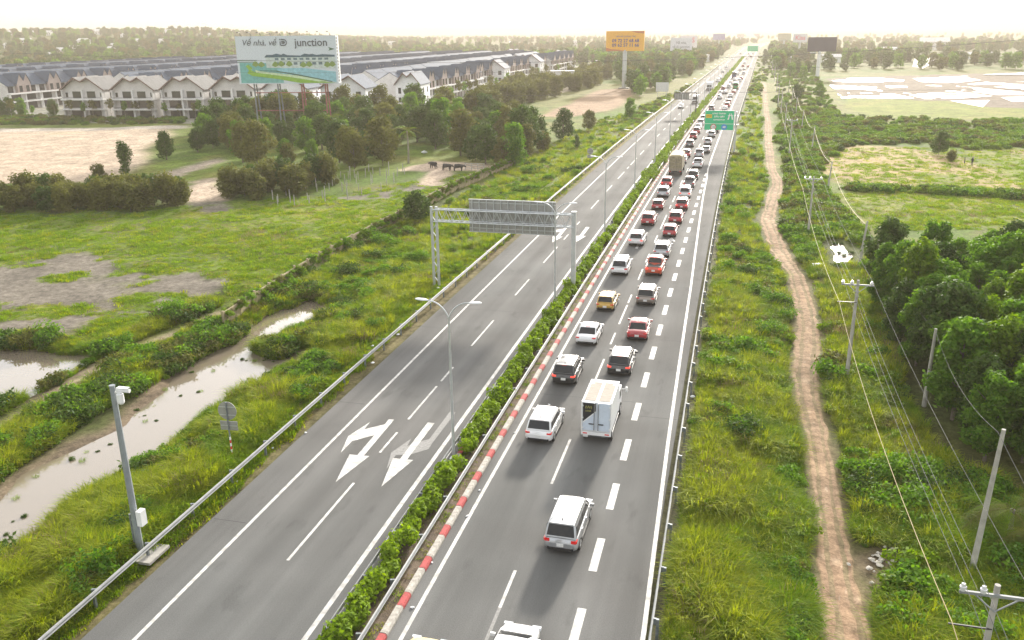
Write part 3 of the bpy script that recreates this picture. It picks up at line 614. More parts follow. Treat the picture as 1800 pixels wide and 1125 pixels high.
# hidden sources for the masses nobody could count
SRC = D.collections.new('plant_sources')
def source_set(name, meshes):
    c = D.collections.new(name)
    for i, m in enumerate(meshes):
        o = D.objects.new('%s_%02d' % (name, i), m); c.objects.link(o)
    return c
def scatter(name, pts, scl, idx, coll, label, tilt=.12, kind='stuff'):
    n = len(pts); me = D.meshes.new(name); me.vertices.add(n); me.vertices.foreach_set('co', np.asarray(pts, np.float32).ravel())
    r = np.random.default_rng(n); rot = np.stack([r.normal(size=n)*tilt, r.normal(size=n)*tilt, r.random(n)*6.283], 1).astype(np.float32)
    a = me.attributes.new('scl', 'FLOAT', 'POINT'); a.data.foreach_set('value', np.asarray(scl, np.float32))
    a = me.attributes.new('idx', 'INT', 'POINT'); a.data.foreach_set('value', np.asarray(idx, np.int32))
    a = me.attributes.new('rot', 'FLOAT_VECTOR', 'POINT'); a.data.foreach_set('vector', rot.ravel())
    o = D.objects.new(name, me); COL.objects.link(o); tag(o, label, None, None, kind)
    g = D.node_groups.new(name, 'GeometryNodeTree'); g.interface.new_socket('Geometry', in_out='INPUT', socket_type='NodeSocketGeometry'); g.interface.new_socket('Geometry', in_out='OUTPUT', socket_type='NodeSocketGeometry')
    N, L = g.nodes, g.links; gi, go = N.new('NodeGroupInput'), N.new('NodeGroupOutput'); ip = N.new('GeometryNodeInstanceOnPoints'); ci = N.new('GeometryNodeCollectionInfo')
    ci.inputs['Collection'].default_value = coll; ci.inputs['Separate Children'].default_value = True; ci.inputs['Reset Children'].default_value = True
    def na(nm, ty):
        q = N.new('GeometryNodeInputNamedAttribute'); q.data_type = ty; q.inputs['Name'].default_value = nm; return q.outputs['Attribute']
    L.new(gi.outputs[0], ip.inputs['Points']); L.new(ci.outputs[0], ip.inputs['Instance']); ip.inputs['Pick Instance'].default_value = True
    L.new(na('idx', 'INT'), ip.inputs['Instance Index']); L.new(na('scl', 'FLOAT'), ip.inputs['Scale'])
    er = N.new('FunctionNodeEulerToRotation'); L.new(na('rot', 'FLOAT_VECTOR'), er.inputs[0]); L.new(er.outputs[0], ip.inputs['Rotation'])
    L.new(ip.outputs[0], go.inputs[0]); md = o.modifiers.new('scatter', 'NODES'); md.node_group = g
    return o

def pix_sample(poly, n, seed, z=-.9):                            # points spread over a photo outline, dropped onto the ground
    r = np.random.default_rng(seed); p = np.array(poly, float); out = []
    lo, hi = p.min(0), p.max(0)
    while sum(map(len, out)) < n:
        q = lo+(hi-lo)*r.random((n*2, 2)); q = q[sdist(q[:, 0], q[:, 1], poly) > 0]; out.append(q)
    q = np.concatenate(out)[:n]
    d = FWD[None]*F + (q[:, :1]-900)*CR[None] - (q[:, 1:]-562.5)*CU[None]; t = (z-H)/d[:, 2]; g = d*t[:, None]
    x, y = g[:, 0], g[:, 1]; return x, y
def free(x, y, track=True, gap=.7):                              # not on the road, the track, the water or the sand
    s = straight(x, y); ok = (s < RAIL_L-gap) | (s > RAIL_R+gap)
    if track: ok &= sdist(x, y, TRACK) < -.85
    for p in (POND, POND2, POND3, POND4): ok &= sdist(x, y, p) < (-.55 if p is not POND3 else -1.6)
    ok &= sdist(x, y, SAND) < 1; ok &= sdist(x, y, HEAP) < -.2; return ok

TUFT = [np_mesh('tuft', *blades(46, .75, .30, .035, 1, .8), None) for _ in ()]
def tuft(name, n, h, sp, w, seed, mat, lean=.7):
    v, f, c = blades(n, h, sp, w, seed, lean); return np_mesh(name, v, f, mat, c)
tufts = [tuft('tuft', 95, .85, .45, .03, 1, M_GRASS, .9), tuft('tuft', 85, .7, .48, .03, 2, M_GRASS, .8), tuft('tuft', 100, .95, .42, .028, 3, M_GRASS_Y, 1.), tuft('tuft', 90, .6, .5, .032, 4, M_GRASS_Y, .7),
         tuft('tuft', 34, .9, .35, .04, 5, M_DRYG, .7), tuft('tuft', 60, .5, .5, .06, 6, M_GRASS, .8)]
C_TUFT = source_set('tuft', tufts)
short = [tuft('short', 60, .26, .6, .04, 11, M_GRASS, .9), tuft('short', 60, .22, .65, .045, 12, M_GRASS_Y, .8), tuft('short', 50, .34, .55, .04, 13, M_GRASS, 1.), tuft('short', 40, .25, .6, .04, 14, M_DRYG, 1.)]
C_SHORT = source_set('short', short)
def ball(name, seed, n, size, mat, r=1., flat=.75, k=5):
    rr = random.Random(seed); lb = [((rr.uniform(-.5, .5)*r, rr.uniform(-.5, .5)*r, rr.uniform(.3, .75)*r*flat), (rr.uniform(.45, .7)*r,)*2+(rr.uniform(.4, .6)*r*flat,)) for _ in range(k)]
    return crown_mesh(name, lb, n, size, seed, mat, shell=.35)
shr = [ball('shrub', 1, 520, .19, M_LEAF), ball('shrub', 2, 480, .20, M_LEAF_Y), ball('shrub', 3, 520, .18, M_LEAF_D), ball('shrub', 4, 460, .20, M_LEAF_O), ball('shrub', 5, 520, .17, M_LEAF, flat=1.1), ball('shrub', 6, 420, .2, M_LEAF_Y, flat=.55)]
C_SHRUB = source_set('shrub', shr)
bsh = [ball('bush', 21, 420, .26, M_LEAF, k=6), ball('bush', 22, 400, .27, M_LEAF_Y, k=6), ball('bush', 23, 400, .26, M_LEAF_D, k=6), ball('bush', 24, 380, .27, M_LEAF_O, k=6)]
C_BUSH = source_set('bush', bsh)

def lay(name, polys, coll, nvar, label, smin, smax, seed, probs=None, mask=None, grow=.0, gap=.7):
    X, Y = [], []
    for i, (poly, n) in enumerate(polys):
        x, y = pix_sample(poly, n, seed+i); X.append(x); Y.append(y)
    x, y = np.concatenate(X), np.concatenate(Y); ok = free(x, y, gap=gap)
    if mask is not None: ok &= mask(x, y)
    x, y = x[ok], y[ok]; r = np.random.default_rng(seed); z = hz(x, y)
    sc = (smin+(smax-smin)*r.random(len(x))**1.6)*(1+grow*np.clip((y-60)/100, 0, 3))*(.6+.7*sstep(.3, .72, fbm(x, y, 3.2, seed+9, 2)))
    sc = np.minimum(sc, 1.4); so = straight(x, y); keep = np.minimum(np.abs(so-RAIL_L), np.abs(so-RAIL_R)) > (.35+.55*sc if gap > 0 else 0*sc); x, y, z, sc = x[keep], y[keep], z[keep], sc[keep]
    # neighbours look alike: species follow a slow noise
    r = np.random.default_rng(seed+1); sp = fbm(x, y, 5, seed+5, 3)+.16*r.normal(size=len(x)); q = np.argsort(np.argsort(sp))/max(1, len(sp))
    cum = np.cumsum(probs if probs else [1/nvar]*nvar); idx = np.clip(np.searchsorted(cum/cum[-1], q), 0, nvar-1)
    return scatter(name, np.stack([x, y, z-.04], 1), sc, idx, coll, label)

V_RIGHT = [(1168, 1160), (1200, 780), (1222, 560), (1262, 360), (1290, 230), (1322, 120), (1342, 120), (1345, 190), (1348, 280), (1358, 320), (1345, 400), (1362, 460), (1390, 520), (1400, 600), (1392, 680), (1412, 760), (1436, 900), (1448, 1160)]
V_RIGHT2 = [(1540, 1160), (1495, 960), (1455, 760), (1442, 640), (1440, 560), (1405, 470), (1380, 420), (1372, 360), (1385, 300), (1450, 330), (1500, 390), (1540, 480), (1590, 700), (1690, 830), (1840, 880), (1840, 1160)]
V_BANK = [(60, 1160), (-40, 1160), (-40, 1000), (60, 950), (150, 880), (200, 850), (240, 812), (300, 785), (322, 745), (400, 707), (470, 662), (545, 628), (600, 560), (740, 480), (860, 410), (1000, 315), (1090, 240), (1190, 172), (1200, 176), (1010, 320), (880, 425), (768, 512), (600, 662), (400, 842), (190, 1030)]
V_SHELF = [(-40, 1130), (80, 1125), (400, 838), (600, 660), (764, 508), (1000, 325), (1090, 245), (1096, 248), (1010, 328), (778, 520), (640, 650), (430, 850), (130, 1130), (60, 1160)]
V_LEVEE = [(-40, 860), (0, 830), (60, 790), (200, 700), (240, 690), (330, 632), (420, 590), (440, 572), (480, 545), (550, 528), (600, 500), (700, 430), (760, 380), (700, 392), (610, 440), (520, 490), (420, 545), (340, 575), (260, 612), (100, 705), (-40, 790)]
V_LEVEE2 = [(-40, 720), (60, 690), (160, 632), (260, 590), (380, 540), (400, 520), (330, 540), (240, 580), (160, 605), (60, 592), (-40, 588), (-40, 612), (60, 616), (162, 626), (100, 670), (-40, 740)]
V_MEADOW = [(-40, 372), (330, 360), (600, 340), (720, 320), (880, 300), (760, 360), (560, 450), (400, 530), (250, 590), (100, 600), (-40, 600)]
V_LISLAND = [(430, 606), (475, 596), (512, 578), (552, 566), (600, 540), (640, 560), (560, 620), (520, 612), (495, 634), (440, 624)]
V_INNER = [(540, 520), (700, 405), (870, 312), (1000, 235), (1090, 200), (1180, 165), (1190, 172), (1090, 235), (990, 310), (860, 400), (740, 480), (620, 560)]
def meadow_mask(x, y):
    m = np.ones(len(x), bool)
    for p in MUD: m &= region(x, y, p, 4, 1.5, 5, 41)*sstep(.3, .5, fbm(x, y, 5, 77)) < .6
    for p in YARD: m &= region(x, y, p, 2, 1, 5, 43) < .4
    return m
lay('grass', [(V_RIGHT, 9000), (V_RIGHT2, 7500), (V_BANK, 8500), (V_LEVEE, 3600), (V_LEVEE2, 2200), (V_LISLAND, 1100), (V_INNER, 2600)], C_TUFT, 6,
    'tall yellow-green grass on the highway verges and banks', .5, 1.5, 100, [.22, .18, .28, .18, .05, .09], grow=.25)
lay('grass', [(V_MEADOW, 9000), (V_SHELF, 4500), ([(1470, 338), (1560, 334), (1850, 352), (1850, 420), (1700, 400), (1540, 402)], 1500), ([(1440, 262), (1600, 256), (1850, 262), (1850, 334), (1465, 322)], 1500)], C_SHORT, 4,
    'short green meadow grass', .5, 1.3, 200, [.45, .3, .2, .05], meadow_mask, grow=.35, gap=-.95)
def patchy(lo, sc, seed): return lambda x, y: fbm(x, y, sc, seed, 3) > lo
lay('undergrowth', [(V_RIGHT, 3400), (V_RIGHT2, 2300), (V_BANK, 3000), (V_INNER, 800)], C_SHRUB, 6, 'low leafy shrubs growing among the verge grass', .35, 1.15, 300, [.28, .26, .12, .06, .14, .14], patchy(.48, 5, 71), grow=.2)
lay('undergrowth', [(V_LEVEE, 1900), (V_LEVEE2, 420), (V_LISLAND, 90)], C_SHRUB, 6, 'dense dark shrubs on the bank beyond the pond', .5, 1.35, 320, [.18, .08, .36, .26, .08, .04], patchy(.40, 5, 73), grow=.1)
B_POLES = [(1372, 120), (1440, 140), (1462, 180), (1500, 250), (1440, 292), (1452, 335), (1505, 395), (1540, 440), (1510, 470), (1450, 470), (1418, 455), (1385, 420), (1372, 350), (1385, 300), (1366, 250), (1358, 180)]
B_BELT = [(1425, 190), (1540, 206), (1800, 212), (1850, 220), (1850, 258), (1700, 262), (1600, 250), (1470, 258), (1430, 240)]
B_BUND = [(1465, 330), (1500, 328), (1700, 334), (1850, 345), (1850, 352), (1700, 341), (1500, 334)]
lay('bushes', [(B_POLES, 1300), (B_BELT, 900), (B_BUND, 160), ([(1095, 205), (1190, 165), (1250, 130), (1300, 95), (1306, 98), (1240, 150), (1180, 178), (1110, 225)], 160), ([(1316, 170), (1330, 100), (1350, 84), (1400, 90), (1440, 140), (1372, 150), (1350, 130), (1340, 170)], 420)],
    C_BUSH, 4, 'rough green bushes under the power lines and field edges', .8, 1.9, 340, [.34, .34, .16, .16], mask=lambda x, y: sdist(x, y, POND3) < -3.2, grow=.12)
HEDGE_F = [(-60, 221), (-60, 203), (110, 207), (330, 208), (330, 218), (100, 219)]
lay('bushes', [(HEDGE_F, 420)], C_BUSH, 4, 'scrubby brown and green bank below the estate houses', 1.2, 2.2, 360, [.2, .1, .3, .4])
# ------------------------------------------------------------------ trees, palms, hedge
def kind(name, specs):                                           # specs: (lobes, n, leaf, seed, mat, trunk_h, trunk_r, limbs, bark)
    out = []
    for lb, n, lf, sd, mt, th, tr, li, bk in specs:
        out.append((crown_mesh('crown', lb, n, lf, sd, mt, shell=.4), trunk_mesh('trunk', th, tr, sd, li, bk)))
    return out
K = {}
K['grove'] = kind('grove', [(rlobes(s, 1.6, 8.0, 2.5, 22, .85, .36), 6200, .32, s, m, 6.8, .16, 5, M_BARK) for s, m in ((1, M_LEAF), (2, M_LEAF), (3, M_LEAF_D), (4, M_LEAF), (5, M_LEAF), (6, M_LEAF_Y))])
K['broad'] = kind('broad', [(rlobes(s, 1.4, 7.9, 3.7, 22, .8, .34), 3400, .44, s, m, 6., .2, 5, M_BARK) for s, m in ((11, M_LEAF_D), (12, M_LEAF_O), (13, M_LEAF_D), (14, M_LEAF), (15, M_LEAF_O), (16, M_LEAF_D))])
K['thicket'] = kind('thicket', [(rlobes(s, .7, 4.3, 2.4, 16, .9, .40), 2500, .36, s, m, 3., .07, 6, M_BARK) for s, m in ((21, M_LEAF_O), (22, M_LEAF_D), (23, M_LEAF_O), (24, M_LEAF_O))])
K['slender'] = kind('slender', [(rlobes(s, .9, 6.6, 1.35, 14, 1., .72), 2200, .34, s, M_LEAF_D, 5.5, .13, 4, M_BARK) for s in (31, 32)])
K['far'] = kind('far', [(rlobes(s, 1.2, 8.3, 4.0, 15, .8, .38), 950, .85, s, m, 6, .2, 3, M_BARK) for s, m in ((41, M_LEAF_D), (42, M_LEAF_O), (43, M_LEAF), (44, M_LEAF_D))])
K['street'] = kind('street', [(rlobes(s, 4.2, 7.2, 1.7, 6, .7, .55), 420, .5, s, m, 5.5, .1, 4, M_BARKP) for s, m in ((51, M_LEAF_O), (52, M_LEAF), (53, M_LEAF_O))])
_ti = [0]
def tree(k, x, y, sc, name, label, group=None, var=None, sz=1.):
    i = _ti[0] % len(K[k]) if var is None else var; _ti[0] += 1; cr, tr = K[k][i]
    root = empty(name, (x, y, hz1(x, y)), random.uniform(0, 6.28), label, 'tree', group); root.scale = (sc, sc, sc*sz)
    link('trunk', tr, root); link('crown', cr, root); return root
def spaced(poly, n, gap, seed, tries=40):                        # world places inside a photo outline, none closer than gap
    X, Y = pix_sample(poly, n*tries, seed); pts = []
    for x, y in zip(X, Y):
        if len(pts) >= n: break
        if all((x-a)**2+(y-b)**2 > gap*gap for a, b in pts): pts.append((float(x), float(y)))
    return pts
# grove beside the utility poles
r = random.Random(5); pts = []
gp = PX([(1530, 522), (1562, 590), (1608, 655), (1660, 730), (1720, 800), (1790, 850), (1960, 880), (2120, 700), (2060, 530), (1800, 518), (1650, 514)])
xs, ys = np.array(gp).T
while len(pts) < 100:
    x, y = r.uniform(xs.min(), xs.max()), r.uniform(ys.min(), ys.max())
    if sdist(np.array([x]), np.array([y]), gp)[0] > 0 and all((x-a)**2+(y-b)**2 > 2.2**2 for a, b in pts): pts.append((x, y))
    elif r.random() < .0005: break
for x, y in pts: tree('grove', x, y, r.uniform(.72, 1.0), 'grove_tree', 'leafy dark green tree in the dense grove beside the utility poles', 'trees of the grove beside the utility poles', sz=r.uniform(.92, 1.1))
# wood on the far side of the meadow
for px, py, h in ((455, 226, 10.5), (482, 224, 11.5), (512, 222, 11.), (545, 220, 11.5), (575, 222, 10.5)):
    x, y, z = P(px, py); tree('broad', x, y, h/9.4, 'tall_tree', 'tall dense tree below the big billboard', 'tall trees below the big billboard')
W1 = [(330, 268), (400, 262), (440, 300), (520, 300), (600, 305), (690, 292), (715, 268), (770, 262), (820, 285), (880, 298), (945, 288), (960, 258), (900, 228), (850, 212), (740, 202), (640, 206), (600, 215), (520, 208), (450, 212), (380, 232), (335, 250)]
for x, y in spaced(W1, 108, 4.4, 401): tree('broad', x, y, r.uniform(.5, 1.25)*(1.1 if y > 190 else 1), 'wood_tree', 'dense dark olive tree in the wood beyond the meadow', 'trees of the wood beyond the meadow')
for i, (x, y) in enumerate(sorted(spaced([(402, 348), (480, 352), (585, 338), (580, 318), (500, 325), (410, 328)], 14, 2.4, 402))): tree('thicket', x, y, r.uniform(.95, 1.2), 'bamboo_thicket', '%s bushy bamboo clump from the left in front of the wood' % ordinal(i+1), 'bamboo clumps in front of the wood')
for i, (x, y) in enumerate(sorted(spaced([(-70, 378), (100, 372), (250, 370), (322, 362), (322, 348), (200, 350), (0, 356), (-70, 362)], 30, 2.6, 403))): tree('thicket', x, y, r.uniform(.85, 1.15), 'thicket_clump', '%s bushy clump from the left in the hedge by the sandy lot' % ordinal(i+1), 'clumps of the hedge by the sandy lot')
for px, py, h, k, v, nm, lb in [(222, 310, 7.3, 'slender', 0, 'slender_tree', 'slender upright tree at the edge of the sandy lot'), (176, 318, 3.6, 'thicket', 3, 'young_tree', 'small bright young tree beside the slender tree'),
        (293, 281, 7.2, 'broad', 2, 'round_tree', 'round dark tree at the corner of the sandy lot'), (990, 246, 9., 'broad', 0, 'field_tree', 'tall round tree at the end of the wood by the field'), (1035, 229, 6.2, 'broad', 1, 'field_tree', 'smaller round tree next to the tall field tree'),
        (1107, 209, 7.2, 'broad', 3, 'bushy_tree', 'dark bushy tree beside the left guard rail below the orange billboard'), (1650, 272, 6., 'broad', 0, 'dark_tree', 'single dark tree standing at the dry field'), (735, 392, 5., 'thicket', 1, 'wall_tree', 'dark bushy tree growing on the overgrown wall'),
        (1014, 262, 3.4, 'slender', 1, 'sapling', 'thin sapling on the grass left of the highway'), (420, 262, 9.5, 'broad', 1, 'wood_edge_tree', 'olive tree above the path at the edge of the wood'), (905, 292, 10., 'broad', 3, 'wood_edge_tree', 'large dark tree at the right end of the wood'),
        (1672, 284, 2.6, 'thicket', 3, 'field_bush', 'round green bush beside the single dark tree'), (1400, 176, 7., 'broad', 0, 'verge_tree', 'dark spreading tree among the bushes behind the power poles'), (1440, 172, 6.4, 'broad', 3, 'verge_tree', 'dark tree at the corner of the flooded fields')]:
    x, y, z = P(px, py); base = {'slender': 7.2, 'thicket': 5., 'broad': 9.4}[k]; tree(k, x, y, h/base, nm, lb, var=v)
# belts further off
yt = [(838, 208), (900, 190), (960, 174), (1045, 154), (1090, 136), (1050, 128), (955, 152), (880, 172), (836, 188)]
for x, y in spaced(yt, 70, 4., 404): tree('thicket', x, y, r.uniform(1.3, 1.9), 'scrub_tree', 'yellow-green scrub tree along the ploughed field', 'scrub along the ploughed field', var=r.choice((0, 2, 3)))
for x, y in spaced([(1085, 152), (1120, 170), (1180, 152), (1240, 118), (1282, 92), (1270, 88), (1190, 104), (1130, 112), (1075, 128), (1080, 145)], 95, 5.5, 405): tree('far', x, y, r.uniform(.8, 1.2), 'roadside_tree', 'hazy brown-green tree in the belt left of the highway', 'trees of the belt left of the highway')
for x, y in spaced([(1445, 128), (1560, 126), (1600, 123), (1800, 126), (1900, 118), (1900, 96), (1660, 110), (1600, 100), (1450, 112)], 72, 7, 406): tree('far', x, y, r.uniform(.8, 1.25), 'field_belt_tree', 'hazy green tree in the belt behind the flooded fields', 'trees of the belt behind the flooded fields')
for x, y in spaced([(1338, 110), (1350, 86), (1410, 92), (1438, 118), (1436, 140), (1370, 138)], 30, 7, 407): tree('far', x, y, r.uniform(.6, .95), 'verge_far_tree', 'hazy tree on the far right verge before the dark billboard', 'trees on the far right verge')
# street trees of the estate
for x, y in spaced([(735, 196), (800, 175), (905, 138), (1010, 112), (1030, 106), (1040, 120), (930, 148), (850, 172), (770, 205)], 46, 6.5, 408): tree('street', x, y, r.uniform(.8, 1.15), 'street_tree', 'young street tree along the estate road', 'young street trees of the estate')
for i, px in enumerate((-20, 22, 60, 98, 125, 150, 165, 197, 222, 240, 268, 292, 318, 345, 352, 378, 404, 430, 448)):
    x, y, z = P(px, 209+(i % 3)); tree('street', x, y, r.uniform(.62, .92), 'street_tree', 'young street tree in front of the grey villas', 'young street trees in front of the villas')
for px in (2, 18, 40, 95, 150): x, y, z = P(px, 206); tree('broad', x, y, r.uniform(.7, .85), 'villa_tree', 'broad dark tree at the left end of the villas', 'broad trees at the left end of the villas', var=r.choice((0, 2, 3)))
# woods so far off that they read as one mass
def far_wood():
    rr = np.random.default_rng(77); n = 9000; a = np.radians(rr.uniform(-56, 24, n)); d = 1/rr.uniform(1/3600, 1/640, n); x, y = d*np.sin(a), d*np.cos(a)
    s = straight(x, y); ok = (np.abs(s+15) > 26) & ~((x > -440) & (x < -95) & (y < 735)) & (fbm(x, y, 130, 61) > .40+.1*(x > 30))
    for p in (PADDY, PADDY2, PADDY3): ok &= sdist(x, y, p) < -4
    ok &= ~((x > 40) & (d < 800)); x, y = x[ok], y[ok]; m = len(x)
    col = source_set('wood', [c for c, t in K['far']])
    return scatter('treeline', np.stack([x, y, hz(x, y)], 1), rr.uniform(.8, 1.35, m), rr.integers(0, 4, m), col, 'hazy woods fading out along the horizon', .05)
far_wood()

def frond_mesh(l, seed, mat):
    r = random.Random(seed); v, f, c = [], [], []
    def pt(t): return Vector((0, l*t*(1-.12*t), l*(.42*t-.62*t*t)))
    for i in range(30):
        t = .12+.86*i/29; p = pt(t); w = l*.30*math.sin(math.pi*(.12+.85*t))**.8
        for sd in (-1, 1):
            e = p+Vector((sd*w, w*.55, -w*.35+r.uniform(-.05, .05))); o = len(v); d = Vector((0, .045*l/2.6, .0))
            v += [p, p+d, e]; f.append((o, o+1, o+2)); c += [r.uniform(.3, .8)]*3
    for i in range(8):
        a, b = pt(i/8), pt((i+1)/8); o = len(v); v += [a+Vector((-.03, 0, 0)), a+Vector((.03, 0, 0)), b+Vector((0, 0, .02))]; f.append((o, o+1, o+2)); c += [.9]*3
    return np_mesh('frond', np.array([tuple(q) for q in v]), np.array(f), mat, np.stack([np.array(c)]*3, 1))
FR = [frond_mesh(2.8, 1, M_LEAF_O), frond_mesh(2.5, 2, M_LEAF_Y)]
def palm(px, py, h, sc, label):
    x, y, z = P(px, py); root = empty('palm_tree', (x, y, z), 0, label, 'tree'); root.scale = (sc,)*3
    mb = MB(); mb.path([(0, 0, -.3), (.1, 0, h*.4), (.05, .1, h*.75), (0, 0, h)], [.22, .16, .14, .13], 8); mb.build('trunk', M_BARKP, root, smooth=True)
    for i in range(15):
        o = link('frond', FR[i % 2], root, (0, 0, h), i*2.4); o.rotation_euler = (random.uniform(-.55, .55), 0, i*2.4)
palm(718, 287, 5.5, 1.25, 'coconut palm standing in the yard by the wood')
palm(1768, 955, 1.9, 1.1, 'low palm with arching fronds beside the leaning concrete pole')
palm(1812, 985, 1.5, .9, 'small palm at the right edge behind the near pole')
palm(588, 262, 6.5, 1.2, 'coconut palm poking out of the wood')

# ------------------------------------------------------------------ median hedge
def hedge_bush(seed):
    rr = random.Random(seed); lb = [((rr.uniform(-.28, .28), (i-2)*.42+rr.uniform(-.12, .12), rr.uniform(.45, .8)), (rr.uniform(.42, .58), rr.uniform(.42, .58), rr.uniform(.38, .5))) for i in range(5)]
    return crown_mesh('foliage', lb, 950, .20, seed, M_LEAF_H, shell=.5, up=.6)
HB = [hedge_bush(s) for s in (61, 62, 63, 64, 65)]
LAMP_Y = [46+31.5*k for k in range(18)]
_st = trunk_mesh('stem', .6, .05, 3, 4, M_BARK, .3, 5)
y = 21.; i = 0; ns = 0
while y < 150:
    if min(abs(y-l) for l in LAMP_Y) > .75 and abs(y-86.5) > .9 and r.random() > .06:
        ns += 1; sc = r.uniform(.95, 1.22); b = empty('median_shrub', (-15.25+r.uniform(-.08, .08)+float(xc(y)), y, .1), r.choice((0, math.pi))+r.uniform(-.12, .12), '%s clipped green shrub from the camera in the median row' % ordinal(ns), 'shrub', 'shrubs planted along the median')
        b.scale = (sc, sc*r.uniform(.95, 1.1), sc*r.uniform(.9, 1.1)); link('foliage', HB[i % 5], b); link('stem', _st, b)
    y += r.uniform(1.75, 2.25); i += 1
hy = np.arange(150, 900, 1.7); scatter('hedge', np.stack([-15.22+xc(hy)+RNG.normal(size=len(hy))*.06, hy, np.full(len(hy), .1)], 1), RNG.uniform(.85, 1.15, len(hy)), RNG.integers(0, 5, len(hy)), source_set('hedgepiece', HB), 'continuous green hedge on the far median', .05)
# weeds and litter-green at the foot of the hedge
mx = RNG.uniform(-15.3, -13.95, 900); my = 22+RNG.random(900)**1.5*150
scatter('weeds', np.stack([mx+xc(my), my, np.full(900, .1)], 1), RNG.uniform(.25, .6, 900), RNG.integers(0, 4, 900), C_SHORT, 'sparse weeds on the median soil')
# ------------------------------------------------------------------ street lamps, gantries, signs
M_LAMP = pm('lamp_grey', (.55, .57, .58), .4, metal=.5, var=.08); M_LAMPH = pm('lamp_head_white', (.72, .73, .74), .35, var=.05)
M_SIGNBACK = pm('sign_back', (.33, .33, .31), .6, metal=.3, var=.15, sc=1.5); M_DARK = pm('dark_metal', (.035, .037, .04), .5, var=.2)
M_GREEN = pm('sign_green', (.03, .50, .24), .55, var=.06); M_WHITE = pm('white_paint', (.78, .78, .77), .5, var=.05); M_YEL = pm('sign_yellow', (.75, .48, .03), .5, var=.06)
M_BLUE = pm('sign_blue', (.04, .25, .62), .5, var=.06); M_RED = pm('sign_red', (.55, .03, .03), .5, var=.1); M_BLACK = pm('black_paint', (.02, .02, .022), .5, var=.2)
M_POLE = pm('pole_concrete', (.40, .38, .34), .9, var=.22, sc=2, bump=.3, bsc=20); M_CER = pm('ceramic', (.62, .62, .62), .25, var=.05); M_WIRE = pm('wire', (.10, .10, .10), .7, var=.1); M_WIREY = pm('wire_yellow', (.42, .33, .16), .6, var=.1)

FONT = {}
def text(parent, body, size, loc, rot, mat, name='lettering', width=None, bold=.0, shear=0., align='CENTER'):
    c = D.curves.new(name, 'FONT'); c.body = body; c.size = size; c.align_x = align; c.align_y = 'CENTER'; c.offset = bold; c.shear = shear; c.resolution_u = 2; c.fill_mode = 'FRONT'; c.extrude = .004
    o = D.objects.new(name, c); COL.objects.link(o); c.materials.append(mat); bpy.context.view_layer.update()
    me = D.meshes.new_from_object(o.evaluated_get(bpy.context.evaluated_depsgraph_get())); D.objects.remove(o); D.curves.remove(c); me.name = name
    n = len(me.vertices); co = np.empty(n*3, np.float32); me.vertices.foreach_get('co', co); co = co.reshape(-1, 3); k = width/max(1e-3, float(np.ptp(co[:, 0]))) if width else 1.
    co[:, :2] *= k; me.vertices.foreach_set('co', co.ravel()); me.update()
    o = link(name, me, parent, loc); o.rotation_euler = rot; return o
UP = (math.pi/2, 0, 0)                                           # text that faces -Y

# double-armed street lamps on the median
mb = MB(); mb.box((0, 0, .06), (.45, .45, .12)); mb.tube((0, 0, .1), (0, 0, 9.45), .115, .062, 10); L_POLE = mb.mesh('pole', M_LAMP, True)
def arm_mesh(s):
    pts = []
    for i in range(9):
        t = i/8; pts.append((s*(.0+1.35*t**1.3), 0, 9.35+1.1*(1-(1-t)**2.1)))
    return MB().path(pts, .045, 7).mesh('arm', M_LAMP, True)
def head_mesh(s):
    mb = MB(); x0 = s*1.3
    n = 7; vs = []; rings = [(0, .05, .05), (.06, .12, .07), (.28, .16, .09), (.62, .15, .08), (.76, .07, .045)]
    for t, w, h in rings:
        for j in range(8):
            a = 2*math.pi*j/8; vs.append((x0+s*t, math.cos(a)*w, 10.45+.06*t+math.sin(a)*h*(1 if math.sin(a) > 0 else .5)))
    fs = [(i*8+j, i*8+(j+1) % 8, (i+1)*8+(j+1) % 8, (i+1)*8+j) for i in range(4) for j in range(8)]+[tuple(range(8)), tuple(32+j for j in range(8))]
    return MB().add(vs, fs).mesh('lamp_head', M_LAMPH, True)
LA, LH = [arm_mesh(s) for s in (-1, 1)], [head_mesh(s) for s in (-1, 1)]
ORD = ['nearest', 'second', 'third', 'fourth', 'fifth', 'sixth', 'seventh', 'eighth', 'ninth', 'tenth', 'eleventh', 'twelfth', 'thirteenth', 'fourteenth', 'fifteenth', 'sixteenth', 'seventeenth', 'eighteenth', 'nineteenth', 'twentieth']
for k, y in enumerate(LAMP_Y):
    t = empty('street_lamp', (-15.75+float(xc(y)), y, .1), -hdg(y), ('nearest' if k == 0 else ORD[k])+' double-armed street lamp along the median'+('' if k == 0 else ', counted from the camera'), 'street lamp', 'double-armed lamps on the median')
    link('pole', L_POLE, t)
    for i in (0, 1): a = link('arm', LA[i], t); link('lamp_head', LH[i], a)

